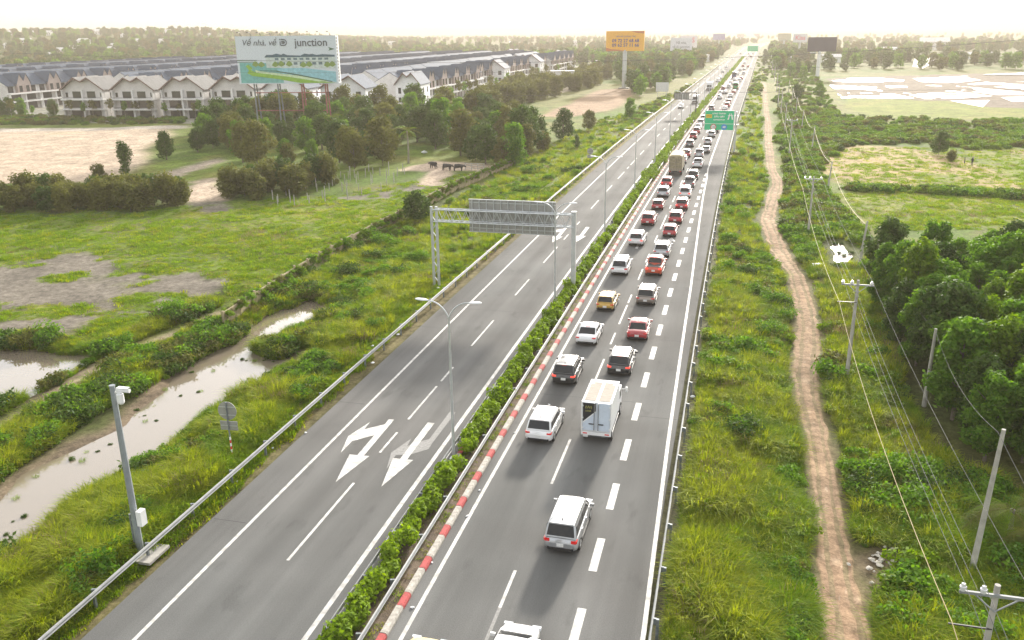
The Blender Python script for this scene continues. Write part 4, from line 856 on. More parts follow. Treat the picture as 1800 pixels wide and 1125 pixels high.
# truss gantry over the left carriageway
def gantry():
    Y = 83.5; k = float(xc(Y)); xl, xr = -30.0, -15.1; zt, zb, zt0 = 8.25, 7.0, 0
    g = empty('sign_gantry', (k, Y, 0), -hdg(Y), 'grey truss gantry over the left carriageway with a sign seen from behind', 'gantry')
    mb = MB()
    for dx in (-.28, .28): mb.tube((xl+dx, 0, -.9), (xl+dx, 0, 8.5), .15, .15, 10)
    for i in range(10):
        z = .2+i*.82; s = 1 if i % 2 else -1; mb.tube((xl-.28*s, 0, z), (xl+.28*s, 0, z+.8), .045, n=6)
    mb.build('lattice_post', M_LAMP, g, smooth=True)
    mb = MB(); mb.box((xr, 0, 4.25), (.42, .45, 8.5)); mb.box((xr, 0, .2), (.8, .8, .5)); mb.box((xr, 0, 8.53), (.5, .53, .06)); mb.build('post', M_LAMP, g)
    for yy in (-.38, .38):
        for z in (zt, zb): MB().tube((xl, yy, z), (xr, yy, z), .07, n=8).build('chord', M_LAMP, g, smooth=True)
    for face in range(4):
        mb = MB(); n = 26
        for i in range(n):
            a = xl+.3+(xr-xl-.6)*i/n; b = xl+.3+(xr-xl-.6)*(i+1)/n; f = i % 2
            if face < 2: yy = (-.38, .38)[face]; mb.tube((a, yy, zb if f else zt), (b, yy, zt if f else zb), .032, n=5)
            else: z = (zb, zt)[face-2]; mb.tube((a, -.38 if f else .38, z), (b, .38 if f else -.38, z), .03, n=5)
        mb.build('bracing', M_LAMP, g)
    p0, p1 = -26.3, -17.1
    b = MB().box(((p0+p1)/2, .62, 7.6), (p1-p0, .06, 3.35)).build('sign_panel', M_SIGNBACK, g)
    for i in range(12):
        x = p0+.35+(p1-p0-.7)*i/11; MB().box((x, .52, 7.6), (.07, .14, 3.3)).build('rib', M_LAMP, b)
    for z in (6.3, 7.15, 8.1, 9.0): MB().box(((p0+p1)/2, .56, z), (p1-p0, .05, .07)).build('rail', M_LAMP, b)
    MB().box(((p0+p1)/2, .60, 9.3), (p1-p0+.06, .12, .06)).build('edge_trim', M_LAMP, b); MB().box(((p0+p1)/2, .60, 5.9), (p1-p0+.06, .12, .06)).build('edge_trim', M_LAMP, b)
gantry()
# cantilever sign further along the median
def cantilever_far():
    Y = onroad(1220, 204)[1]; k = float(xc(Y)); g = empty('cantilever_sign', (-15.2+k, Y, 0), -hdg(Y), 'dark cantilever sign frame reaching over the far left carriageway', 'sign')
    MB().tube((0, 0, 0), (0, 0, 7.2), .19, .15, 10).build('post', M_DARK, g)
    mb = MB(); mb.tube((0, 0, 7.1), (-7, 0, 7.1), .1); mb.tube((0, 0, 5.1), (-7, 0, 5.1), .1); mb.build('arm', M_DARK, g)
    p = MB().box((-4.6, .15, 6.1), (4.6, .08, 2.1)).build('sign_panel', M_SIGNBACK, g)
    for i in range(7): MB().box((-6.8+i*.74, .08, 6.1), (.06, .06, 2.0)).build('rib', M_DARK, p)
cantilever_far()
def board_back():
    x, y, z = P(1172, 172); g = empty('roadside_board', (x-2, y, z), -.1, 'pale board seen from behind on the grass left of the highway', 'sign')
    p = MB().box((0, 0, 4.3), (5.2, .1, 3.6)).build('sign_panel', pm('pale_board', (.62, .62, .63), .6), g)
    for s in (-1.8, 1.8): MB().tube((s, -.12, -.3), (s, -.12, 5.8), .09).build('leg', M_LAMP, g)
board_back()
# green direction sign on its cantilever post
def green_sign():
    x, y = onroad(1297, 272); x = -1.0; g = empty('direction_sign', (x+float(xc(y)), y, -.1), -hdg(y), 'green expressway direction sign on a grey cantilever post', 'sign')
    MB().tube((0, 0, -.3), (0, 0, 9.2), .21, .15, 12).build('post', M_LAMP, g, smooth=True)
    for z in (8.3, 6.5):
        MB().box((-.9, 0, z), (2.2, .14, .16)).build('arm', M_LAMP, g)
    W, Hh, cx, cz = 6.2, 4.1, -3.5, 7.35; fy = -.22
    b = MB().box((cx, -.12, cz), (W, .1, Hh)).build('sign_panel', M_WHITE, g)
    MB().box((cx, fy+.04, cz+Hh*.155), (W-.16, .03, Hh*.69-.16)).build('upper_field', M_GREEN, b); MB().box((cx, fy+.04, cz-Hh*.345), (W-.16, .03, Hh*.31-.02)).build('lower_field', M_GREEN, b)
    ty = fy+.015
    text(b, 'LONG THÀNH', .62, (cx-.1, ty, cz+1.4), UP, M_WHITE, width=2.8, bold=.02); text(b, 'DẦU GIÂY', .62, (cx, ty, cz+.75), UP, M_WHITE, width=2.2, bold=.02); text(b, 'EXPRESSWAY', .4, (cx, ty, cz+.1), UP, M_WHITE, width=2.4, bold=.01)
    MB().box((cx-2.2, fy+.01, cz+.85), (1.25, .03, .75)).build('route_plate', M_YEL, b); text(b, 'CT.01', .4, (cx-2.2, fy-.015, cz+.85), UP, M_BLACK, width=.95)
    mb = MB()                                                    # white expressway pictogram: two converging carriageways under a bridge
    for s in (-1, 1): mb.add([(cx+2.3+s*.08, ty, cz+1.45), (cx+2.3+s*.24, ty, cz+1.45), (cx+2.3+s*.62, ty, cz+.15), (cx+2.3+s*.30, ty, cz+.15)], [(0, 1, 2, 3)])
    mb.box((cx+2.3, ty, cz+1.0), (1.1, .02, .14)); mb.build('expressway_symbol', M_WHITE, b)
    def disc(cx_, r, m, yy, nm):
        vs = [(cx_+math.cos(a*math.pi/12)*r, yy, cz-1.42+math.sin(a*math.pi/12)*r) for a in range(24)]; MB().add(vs, [tuple(range(24))]).build(nm, m, b)
    disc(cx-1.15, .62, M_RED, fy+.012, 'speed_disc'); disc(cx-1.15, .48, M_WHITE, fy+.004, 'speed_disc'); text(b, '120', .4, (cx-1.15, fy-.006, cz-1.42), UP, M_BLACK, width=.66)
    disc(cx+1.1, .62, M_BLUE, fy+.012, 'minimum_disc'); text(b, '60', .5, (cx+1.1, fy-.0, cz-1.42), UP, M_WHITE, width=.6, bold=.02)
    for q in (-2.6, 2.6):
        for z in (8.3, 6.5): MB().box((.3, 0, z), (.5, .34, .1)).build('bracket', M_LAMP, g); 
        break
    Y = 900.; g2 = empty('direction_sign', (-1+float(xc(Y)), Y, 0), -hdg(Y), 'small far green sign over the queue near the horizon', 'sign')
    MB().tube((0, 0, 0), (0, 0, 10), .25).build('post', M_LAMP, g2); MB().box((-6, -.2, 8), (10, .15, 5.2)).build('sign_panel', M_GREEN, g2); MB().box((-2, 0, 9), (4, .2, .2)).build('arm', M_LAMP, g2)
green_sign()

# CCTV pole on its slab
def camera_pole():
    x, y = -28.75, 32.7; g = empty('camera_pole', (x, y, -.1), 0, 'tall grey camera pole on a concrete slab behind the guard rail', 'camera pole')
    mb = MB(); mb.tube((0, 0, 0), (0, 0, 9.5), .19, .13, 8); mb.tube((0, 0, 9.5), (0, 0, 9.56), .15, .15, 8); mb.tube((0, 0, 2.0), (0, 0, 2.1), .2, .2, 8); mb.build('pole', M_STEELD if 0 else pm('pole_grey', (.30, .33, .35), .5, metal=.4, var=.1), g, smooth=True)
    MB().tube((-.27, .0, 0), (-.27, 0, 2.3), .07).build('conduit', M_STEELD, g)
    MB().box((.36, .05, 2.15), (.3, .42, .85)).build('cabinet', M_WHITE, g)
    mb = MB(); mb.box((.1, .0, .02), (2.1, 1.7, .14)); mb.build('slab', M_CONC, g)
    a = MB().box((.28, 0, 9.2), (.45, .08, .08)).build('bracket', M_WHITE, g)
    mb = MB(); mb.tube((.2, .05, 9.32), (.85, .15, 9.27), .11, .11, 8); mb.box((.52, .1, 9.43), (.6, .26, .03)); mb.build('bullet_camera', M_WHITE, a)
    mb = MB(); mb.tube((.42, -.05, 8.75), (.42, -.05, 9.15), .17, .17, 12); mb.ball((.42, -.05, 8.75), .17, 12, 6); mb.build('dome_camera', M_WHITE, a, smooth=True)
camera_pole()
def back_sign(px, py, h, label, post_mats, rz=0.1):
    x, y, z = P(px, py); g = empty('traffic_sign', (x, y, z), rz, label, 'sign')
    n = 10; 
    for i in range(n):
        z0 = -.2+i*.22
        if i < 8: MB().tube((0, 0, z0), (0, 0, z0+.22), .055, n=8).build('post_band', post_mats[i % 2], g)
    MB().tube((0, 0, 1.56), (0, 0, h), .05, n=8).build('post', M_STEELD, g)
    d = MB().prism([(math.cos(a*math.pi/12)*.62, h-.62+math.sin(a*math.pi/12)*.62) for a in range(24)], 'y', .07, .10).build('round_plate', M_SIGNBACK, g)
    for z in (h-.35, h-.9): MB().box((0, .055, z), (1.05, .03, .05)).build('brace', M_LAMP, d)
    q = MB().box((0, .085, h-1.65), (1.15, .03, .62)).build('plate', M_SIGNBACK, g); MB().box((0, .055, h-1.65), (1.05, .03, .05)).build('brace', M_LAMP, q)
back_sign(409, 806, 3.95, 'round traffic sign seen from behind on a red and white post by the pond', (M_RED, M_WHITE))
back_sign(1037, 292, 3.6, 'small traffic sign on a dark post beside the left guard rail', (M_DARK, M_DARK))

# ------------------------------------------------------------------ billboards
def hoarding(name, px, py_base, x0, x1, y0, y1, Y, label, face, twin=False, rz=None):
    a, b = at_dist(x0, y1, Y), at_dist(x1, y0, Y); w = b[0]-a[0]; cx = (a[0]+b[0])/2; zb, zt = a[2], b[2]
    zg = hz1(cx, Y); yaw = math.atan2(-cx, Y)*.0 if rz is None else rz
    g = empty(name, (cx, Y, zg), yaw, label, 'billboard'); zb -= zg; zt -= zg
    p = MB().box((0, .8, (zb+zt)/2), (w, 1.6, zt-zb)).build('board', face[0], g)
    return g, p, w, zb, zt
M_STEELR = pm('red_lead_frame', (.30, .12, .10), .8, var=.2)
def poly_on(parent, w, zb, zt, pts, mat, lay, name='print'):      # flat print: outline in board fractions
    bm = bmesh.new(); f = bm.faces.new([bm.verts.new((-w/2+u*w, -.012*lay, zt-v*(zt-zb))) for u, v in pts]); bm.normal_update(); bmesh.ops.triangulate(bm, faces=[f])
    me = D.meshes.new(name); bm.to_mesh(me); bm.free(); me.materials.append(mat); return link(name, me, parent)
def junction():
    Y = 205.; g, p, w, zb, zt = hoarding('billboard', 500, 0, 428, 584, 62, 147, Y, 'large white billboard with a lakeside picture in front of the villas', (pm('board_sky', (.60, .66, .72), .6, var=.04),), rz=0.16)
    p.location.y = 0; hh = zt-zb
    C = lambda n, c: pm('print_'+n, c, .6, var=.18, sc=1.2)
    teal, blue, grn, dgrn, roof, wall, lime, navy, fol = C('teal', (.16, .42, .40)), C('lake', (.26, .52, .60)), C('bank', (.24, .44, .05)), C('dark_green', (.05, .14, .08)), C('roof', (.06, .12, .16)), C('wall', (.52, .60, .58)), C('path', (.55, .68, .45)), C('shade', (.12, .19, .22)), C('palms', (.20, .30, .07))
    Q = lambda pts, m, lay, nm='print': poly_on(p, w, zb, zt, pts, m, lay, nm)
    Q([(0.02, .55), (.35, .56), (.45, .66), (.45, .98), (.02, .98)], teal, 1, 'lake_print'); Q([(.38, .68), (.62, .66), (.98, .75), (.98, .97), (.45, .8)], blue, 2, 'lake_print')
    Q([(.0, .49), (.2, .495), (.2, .51), (.0, .51)], dgrn, 2, 'treeline_print'); Q([(.0, .53), (.2, .53), (.2, .545), (.0, .545)], dgrn, 2, 'treeline_print')
    Q([(.29, .42), (.98, .42), (.98, .68), (.29, .66)], wall, 3, 'building_print')
    Q([(.28, .43), (.30, .39), (.36, .39), (.40, .365), (.45, .39), (.47, .365), (.51, .40), (.64, .41), (.68, .37), (.73, .385), (.76, .375), (.80, .40), (.86, .385), (.98, .40), (.98, .44), (.28, .445)], roof, 4, 'roof_print')
    for i in range(9): u = .38+i*.062; Q([(u, .455), (u+.038, .455), (u+.038, .50), (u, .50)], navy, 4, 'window_print'); Q([(u, .545), (u+.038, .545), (u+.038, .60), (u, .60)], navy, 4, 'window_print')
    for u, v in ((.18, .55), (.24, .56), (.38, .56), (.44, .55), (.66, .57), (.72, .56), (.90, .57), (.95, .56), (.52, .55)):
        Q([(u-.035, v+.05), (u-.02, v), (u, v-.035), (u+.022, v-.005), (u+.036, v+.05), (u, v+.09)], fol, 5, 'foliage_print')
    Q([(.08, .62), (.11, .59), (.15, .67), (.13, .70), (.16, .74), (.50, .80), (.90, .97), (.99, .985), (.62, .985), (.40, .90), (.14, .83), (.09, .77), (.11, .71)], grn, 6, 'bank_print')
    Q([(.17, .70), (.22, .73), (.60, .83), (.92, .955), (.80, .955), (.50, .85), (.18, .76)], lime, 7, 'path_print')
    Q([(.22, .715), (.38, .72), (.60, .80), (.95, .955), (.93, .965), (.58, .82), (.37, .735), (.22, .73)], dgrn, 8, 'edge_print')
    ink = pm('board_ink', (.09, .11, .13), .6)
    text(p, 'Về nhà, về', 1.6, (-w*.265, -.12, zt-hh*.14), UP, ink, width=w*.34, shear=.28)
    text(p, 'junction', 1.7, (w*.255, -.12, zt-hh*.145), UP, ink, width=w*.325, bold=.02)
    mb = MB(); cx, cz, s = -w*.02, zt-hh*.135, hh*.062                # round-cornered double-line emblem
    arc = [(cx+s*.1, cz+s)]+[(cx+s*.2+s*math.cos(t)*1., cz+s*math.sin(t)) for t in np.linspace(math.pi/2, -math.pi/2, 9)]+[(cx-s*.8, cz-s), (cx-s*1.1, cz-s*.7), (cx-s*1.1, cz+s*.35)]
    mb.path([(a, -.10, b) for a, b in [(cx-s*.7, cz+s)]+arc], .11, 4)
    mb.path([(cx-s*.7, -.10, cz+s*.38), (cx+s*.3, -.10, cz+s*.38), (cx+s*.5, -.1, cz), (cx+s*.3, -.10, cz-s*.38), (cx-s*.6, -.10, cz-s*.38)], .09, 4); mb.path([(cx-s*.6, -.1, cz), (cx+s*.35, -.1, cz)], .08, 4); mb.box((cx-s*1.1, -.1, cz+s*.95), (.24, .2, .24)); mb.build('emblem', ink, p)
    Q([(.92, .24), (.985, .28), (.92, .315), (.935, .28)], dgrn, 5, 'arrow_print')
    for i in range(14): MB().box((w/2+.008, .8, zb+hh*(.06+i*.068)), (.02, .9, .45)).build('side_opening', M_BLACK, p)
    MB().box((w/2+.35, .5, (zb+zt)/2), (.12, .9, hh)).build('side_panel', M_WHITE, p)
    for i in range(10):
        u = -w/2+1.5+i*(w-3)/9; m = MB(); m.path([(u, .6, zt), (u, -.3, zt+.8), (u, -1.6, zt+.9)], .06, 5); m.box((u, -1.75, zt+.9), (.5, .35, .18)); m.build('floodlight', M_DARK, g)
    for u in (-w*.36, -w*.12, w*.12, w*.36):
        for yy in (.3, 4.):
            m = MB(); m.tube((u, yy, -.3), (u, yy*.4+.3, zb+.2), .22, .2, 8); m.build('leg', M_STEELR if u > 0 else M_STEELD, g)
    m = MB(); m.tube((-w*.36, .5, zb*.55), (w*.36, .5, zb*.55), .12); m.tube((-w*.36, .5, zb*.85), (w*.36, .5, zb*.85), .12); m.build('cross_beam', M_STEELR, g)
junction()
def orange():
    Y = 431.; g, p, w, zb, zt = hoarding('billboard', 1097, 152, 1065, 1133, 54, 90, Y, 'orange billboard with two phone numbers on a tall single column', (pm('board_orange', (.80, .42, .05), .6, var=.05),), rz=0.)
    br = pm('board_brown', (.50, .17, .06), .6, var=.06); Q = lambda pts, m, lay: poly_on(p, w, zb, zt, pts, m, lay, 'corner_print')
    Q([(.55, 0), (1, 0), (1, .14), (.80, .10), (.66, .02)], br, 2); Q([(0, .82), (.14, .90), (.36, .93), (.56, 1), (0, 1)], br, 2)
    navy = pm('board_navy', (.06, .06, .22), .6)
    text(p, '09 72 27 68 68', 1.6, (w*.015, -.2, zt-(zt-zb)*.49), UP, navy, width=w*.71, bold=.03); text(p, '09 62 57 11 66', 1.6, (w*.015, -.2, zt-(zt-zb)*.71), UP, navy, width=w*.71, bold=.03); text(p, 'LIÊN HỆ QUẢNG CÁO', .8, (w*.02, -.2, zt-(zt-zb)*.27), UP, navy, width=w*.52)
    MB().tube((0, .9, -.5), (0, .9, zb+.5), 1.1, 1.0, 16).build('column', M_LAMP, g, smooth=True); MB().box((0, .9, .1), (5, 5, .8)).build('footing', M_CONC, g)
    for u in (-.3, 0, .3): MB().tube((w*u, 0, zb), (w*u, -1.2, zb-.3), .08).build('bracket', M_LAMP, g)
orange()
def small_board(x0, x1, y0, y1, Y, label, col, txt=None, tcol=None, single=True, tex=None):
    g, p, w, zb, zt = hoarding('billboard', 0, 0, x0, x1, y0, y1, Y, label, (pm('board_face', col, .6, var=.25 if tex else .05, sc=.15 if tex else 3, col2=tex),), rz=0.)
    if single: MB().tube((0, .9, -.5), (0, .9, zb+.3), 1.1, 1., 12).build('column', M_LAMP, g, smooth=True)
    else:
        for u in (-.3, .3): MB().tube((u*w, .9, -.5), (u*w, .9, zb+.3), .5, .5, 10).build('leg', M_LAMP, g)
    if txt:
        for s, dz, ww in txt: text(p, s, 2, (0, -.25, zt-(zt-zb)*dz), UP, tcol, width=w*ww, bold=.03)
    MB().box((0, -.8, zb-.4), (w*.96, 1.4, .25)).build('walkway', M_LAMP, g); return g
M_INK = pm('grey_ink', (.25, .26, .30), .6); M_PINK = pm('pink_ink', (.75, .2, .25), .6)
small_board(1178, 1217, 66, 90, 800, 'white billboard with grey lettering left of the far highway', (.70, .71, .76), [('Về nhà,', .38, .5), ('về iD junction', .68, .8)], M_INK, False)
small_board(1195, 1226, 62, 84, 980, 'faint white and red billboard half hidden behind the white one', (.78, .72, .74), [('KISS', .4, .7)], M_PINK, False)
small_board(1253, 1275, 59, 70, 1150, 'purple billboard on a single column far down the highway', (.25, .20, .36), tex=(.42, .42, .58))
small_board(1295, 1309, 59, 66, 1700, 'tiny pale billboard near the horizon left of the highway', (.62, .52, .48), tex=(.7, .65, .6))
small_board(1325, 1336, 59, 63, 2100, 'tiny pink billboard above the vanishing point', (.6, .45, .5))
small_board(1367, 1391, 58.5, 70, 1100, 'grey-green billboard right of the far highway', (.34, .33, .24), tex=(.55, .5, .38))
small_board(1394, 1420, 59, 74, 900, 'white billboard with red lettering behind the dark billboard', (.70, .68, .72), [('Kiss', .5, .7)], M_PINK)
def dark():
    Y = 538.; g, p, w, zb, zt = hoarding('billboard', 0, 0, 1419, 1472, 65, 91, Y, 'blank dark violet billboard on a pale column above the fields', (pm('board_dark', (.07, .065, .09), .7, var=.15, sc=.3),), rz=0.)
    MB().tube((-w*.06, .9, -.5), (-w*.06, .9, zb+.3), 1.05, .95, 14).build('column', M_LAMPH, g, smooth=True); MB().box((-w*.3, 0, zb-.5), (w*.2, 1.5, .5)).build('walkway', M_LAMP, g)
dark()

# ------------------------------------------------------------------ utility poles and wires
def upole(x, y, h, arms, label, lean=(0, 0)):
    g = empty('utility_pole', (x, y, hz1(x, y)-.1), 0, label, 'utility pole', 'concrete poles along the dirt track')
    g.rotation_euler = (lean[1], lean[0], 0)
    MB().tube((0, 0, -.3), (0, 0, h), .17, .10, 10).build('pole', M_POLE, g, smooth=True)
    if arms >= 1:
        a = MB().box((-.05, -.14, h-.35), (2.3, .09, .11)).build('crossarm', M_STEEL, g)
        for s in (-1, 1): MB().tube((.0, -.14, h-1.), (s*.7, -.14, h-.4), .03, n=6).build('brace', M_STEEL, g)
        for px in (-1.1, -.45, .95): m = MB(); m.tube((px, -.14, h-.3), (px, -.14, h-.02), .09, .07, 8); m.tube((px, -.14, h-.2), (px, -.14, h-.13), .12, .12, 8); m.build('insulator', M_CER, a)
    if arms >= 2: MB().box((-.65, -.1, h-1.75), (1.4, .05, .05)).build('side_arm', M_DARK, g)
    return g
A = []; B = []
for q, h, ar, lb in [((None, 9.9, 28.3), 8.6, 2, 'near utility pole with insulators at the bottom right corner'), ((1487, 672), 8.5, 2, 'utility pole with a crossarm beside the bend of the dirt track'), ((1420, 415), 8.2, 1, 'utility pole with two crossarms before the glinting pond'),
                     ((1387, 272), 8, 1, 'slim utility pole beyond the glinting pond, closest to the track'), ((1378.7, 233), 8, 0, 'thin pole in the line beside the track, fifth along'), ((1372, 204), 8, 0, 'thin pole in the line beside the track, sixth along'),
                     ((1367, 189), 8, 0, 'thin pole in the line beside the track, seventh along'), ((1365, 162), 8, 0, 'thin hazy pole in the line beside the track, eighth along'), ((1361, 143), 8, 0, 'thin hazy pole in the line beside the track, ninth along'), ((1357, 128), 8, 0, 'last thin hazy pole beside the track')]:
    if q[0] is None: x, y = q[1], q[2]
    else: x, y, _ = P(*q)
    A.append((x, y, h)); upole(x, y, h, ar, lb)
for q, h, lb, ln in [((1707, 1008), 8.3, 'bare concrete pole standing in the grass near the low palm', (.03, 0)), ((1624, 714), 6.2, 'bare concrete pole at the near edge of the grove', (0, 0)), ((1511, 462), 5.2, 'bare concrete pole beside the glinting pond', (.06, 0)), ((1455, 333), 5., 'bare concrete pole at the corner of the dry field', (.05, 0)),
                     ((1426.7, 264), 5.5, 'bare pole carrying yellow cable past the dry field', (.04, 0)), ((1409, 227), 5.5, 'bare pole carrying yellow cable, sixth of its line', (.03, 0)), ((1399, 200), 5.5, 'bare pole carrying yellow cable, seventh of its line', (0, 0)), ((1392, 180), 5.5, 'bare pole carrying yellow cable, eighth of its line', (0, 0)), ((1386, 163), 5.5, 'last bare pole of the yellow cable line', (0, 0))]:
    x, y, _ = P(*q); B.append((x, y, h)); upole(x, y, h, 0, lb, ln)
def wire(name, a, b, sag, r, mat, parent=None):
    a, b = Vector(a), Vector(b); return [a.lerp(b, t)-Vector((0, 0, sag*4*t*(1-t))) for t in np.linspace(0, 1, 13)]
def wireline(name, nodes, sag, r, mat, label):
    pts = []
    for a, b in zip(nodes, nodes[1:]): pts += wire('', a, b, sag, r, mat)[:-1]
    pts.append(Vector(nodes[-1])); tag(MB().path(pts, r, 5).build(name, mat), label, 'wire', 'power lines along the dirt track')
ext = [(10.0, -8., 8.6)]+A
for i, (dx, lb) in enumerate(((-1.1, 'power line on the track-side end of the crossarms'), (-.45, 'power line on the middle insulators of the crossarms'), (.95, 'power line on the grove-side end of the crossarms'))):
    wireline('power_line', [(x+dx, y-.14, hz1(x, y)+h-.05) for x, y, h in ext], .5, .009, M_WIRE, lb)
wireline('power_line', [(x-.1, y-.1, hz1(x, y)+h-1.3) for x, y, h in ext], .6, .009, M_WIRE, 'lower power line hanging below the crossarms')
wireline('power_line', [(x-1.25, y-.1, hz1(x, y)+h-1.75) for x, y, h in ext], .9, .015, M_WIREY, 'yellowish cable sagging on the track side of the poles')
extb = [(13.5, 10., 8.2)]+B
wireline('power_line', [(x, y, hz1(x, y)+h-.25) for x, y, h in extb], .9, .009, M_WIRE, 'thin wire along the bare concrete poles')
wireline('power_line', [(x+.12, y, hz1(x, y)+h-.45) for x, y, h in extb[3:]], 1.3, .03, M_WIREY, 'thick yellow cable sagging between the bare poles')
for px, Yw, lb in (([(-900, 80), (0, 93), (500, 106), (900, 110), (1300, 102), (1800, 68), (2600, -20)], 150., 'dark high wire crossing in front of the estate roofs and billboards'), ([(-900, 108), (0, 122), (500, 128), (900, 128), (1300, 122), (1800, 105), (2600, 70)], 150., 'second high wire crossing below the first'),
                   ([(-900, 160), (0, 178), (600, 172), (1200, 163), (1800, 158), (2600, 150)], 150., 'faint lower wire crossing over the traffic')):
    pts = [at_dist(a, b, Yw) for a, b in px]; xs_ = np.array([q[0] for q in pts]); zs_ = np.array([q[2] for q in pts]); cf = np.polyfit(xs_, zs_, 3); xx = np.linspace(xs_[0], xs_[-1], 60)
    tag(MB().path([(float(a), Yw, float(np.polyval(cf, a))) for a in xx], .028 if 'second' not in lb and 'faint' not in lb else .018, 5).build('overhead_wire', M_WIRE), lb, 'wire', 'high wires crossing the highway')
# ------------------------------------------------------------------ vehicles
def paint(name, col, rough=.32, metal=.0): return pm('car_'+name, col, rough, metal=metal, var=.04, sc=1.5, coat=1., spec=.6)
PAINT = dict(white=paint('white', (.78, .78, .78)), silver=paint('silver', (.42, .43, .44), .35, .55), grey=paint('grey', (.17, .17, .175), .35, .5), black=paint('black', (.012, .012, .013)), red=paint('red', (.36, .012, .02)), maroon=paint('maroon', (.16, .012, .02)),
             gold=paint('gold', (.50, .30, .04), .35, .3), cream=paint('cream', (.62, .52, .28)), brown=paint('brown', (.24, .20, .17), .35, .5), orange=paint('orange', (.52, .06, .015)), pearl=paint('pearl', (.66, .64, .64)), blue=paint('blue', (.05, .08, .16)), green=paint('green', (.03, .26, .08)))
M_GLASS = pm('car_glass', (.010, .011, .013), .08, var=.1, coat=0., spec=.45); M_TYRE = pm('tyre', (.018, .018, .018), .85, var=.2); M_RIM = pm('rim', (.42, .43, .44), .35, metal=.8, var=.1)
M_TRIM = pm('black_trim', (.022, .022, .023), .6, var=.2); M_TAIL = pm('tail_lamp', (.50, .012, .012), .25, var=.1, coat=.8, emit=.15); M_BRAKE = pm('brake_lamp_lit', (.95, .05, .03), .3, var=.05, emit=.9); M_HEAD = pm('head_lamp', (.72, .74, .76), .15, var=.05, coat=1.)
M_PLATE = pm('number_plate', (.72, .72, .70), .5, var=.05); M_CHROME = pm('chrome', (.62, .63, .64), .18, metal=1., var=.05); M_AMBER = pm('amber', (.7, .25, .02), .3)

def loft(mb, secs, m=0):                                         # secs: rows of points from left to right, lofted front to back
    n = len(secs[0]); o = len(mb.v)
    for s in secs: mb.v += [tuple(p) for p in s]
    fs = [(o+i*n+j, o+i*n+j+1, o+(i+1)*n+j+1, o+(i+1)*n+j) for i in range(len(secs)-1) for j in range(n-1)]
    mb.f += fs; mb.m += [m]*len(fs); return mb
TYPES = {   # L, W, H, belt, greenhouse y: rear base, rear roof, front roof, front base; hood height, tail height
    'suv': (4.5, 1.84, 1.68, 1.02, .12, .46, 2.75, 3.52, .98, 1.0), 'hatch': (4.0, 1.72, 1.52, .95, .10, .50, 2.45, 3.2, .90, .94), 'mpv': (4.72, 1.83, 1.78, 1.02, .08, .34, 3.15, 4.0, .98, 1.0),
    'sedan': (4.6, 1.80, 1.46, .93, .55, 1.35, 2.75, 3.6, .88, .96), 'pickup': (5.3, 1.86, 1.80, 1.10, 1.72, 1.98, 3.25, 3.95, 1.08, 1.08)}
def body_sections(T):
    L, W, Hh, belt, rb, rr, fr, fb, hood, tail = T; w = W/2; out = []
    st = [(0, .80, .46, tail-.30), (.05, .90, .34, tail-.10), (.14, .955, .28, tail-.03), (.45, .99, .24, tail), (L*.3, 1., .22, max(tail, belt)), (L*.5, 1., .22, belt), (fb-.15, 1., .22, belt-.005), (fb+.25, .99, .23, hood), (L-.55, .965, .25, hood-.08), (L-.2, .90, .28, hood-.17), (L-.05, .82, .36, hood-.28), (L, .70, .45, hood-.38)]
    for y, k, zb, zt in st:
        ww = w*k; h = zt-zb
        half = [(ww*.80, zb), (ww*.97, zb+.10), (ww, zb+h*.40), (ww*.985, zb+h*.68), (ww*.95, zt-.07), (ww*.86, zt-.012), (ww*.45, zt+.012)]
        out.append([(-x, y, z) for x, z in half]+[(0, y, zt+.02)]+[(x, y, z) for x, z in reversed(half)])
    return out
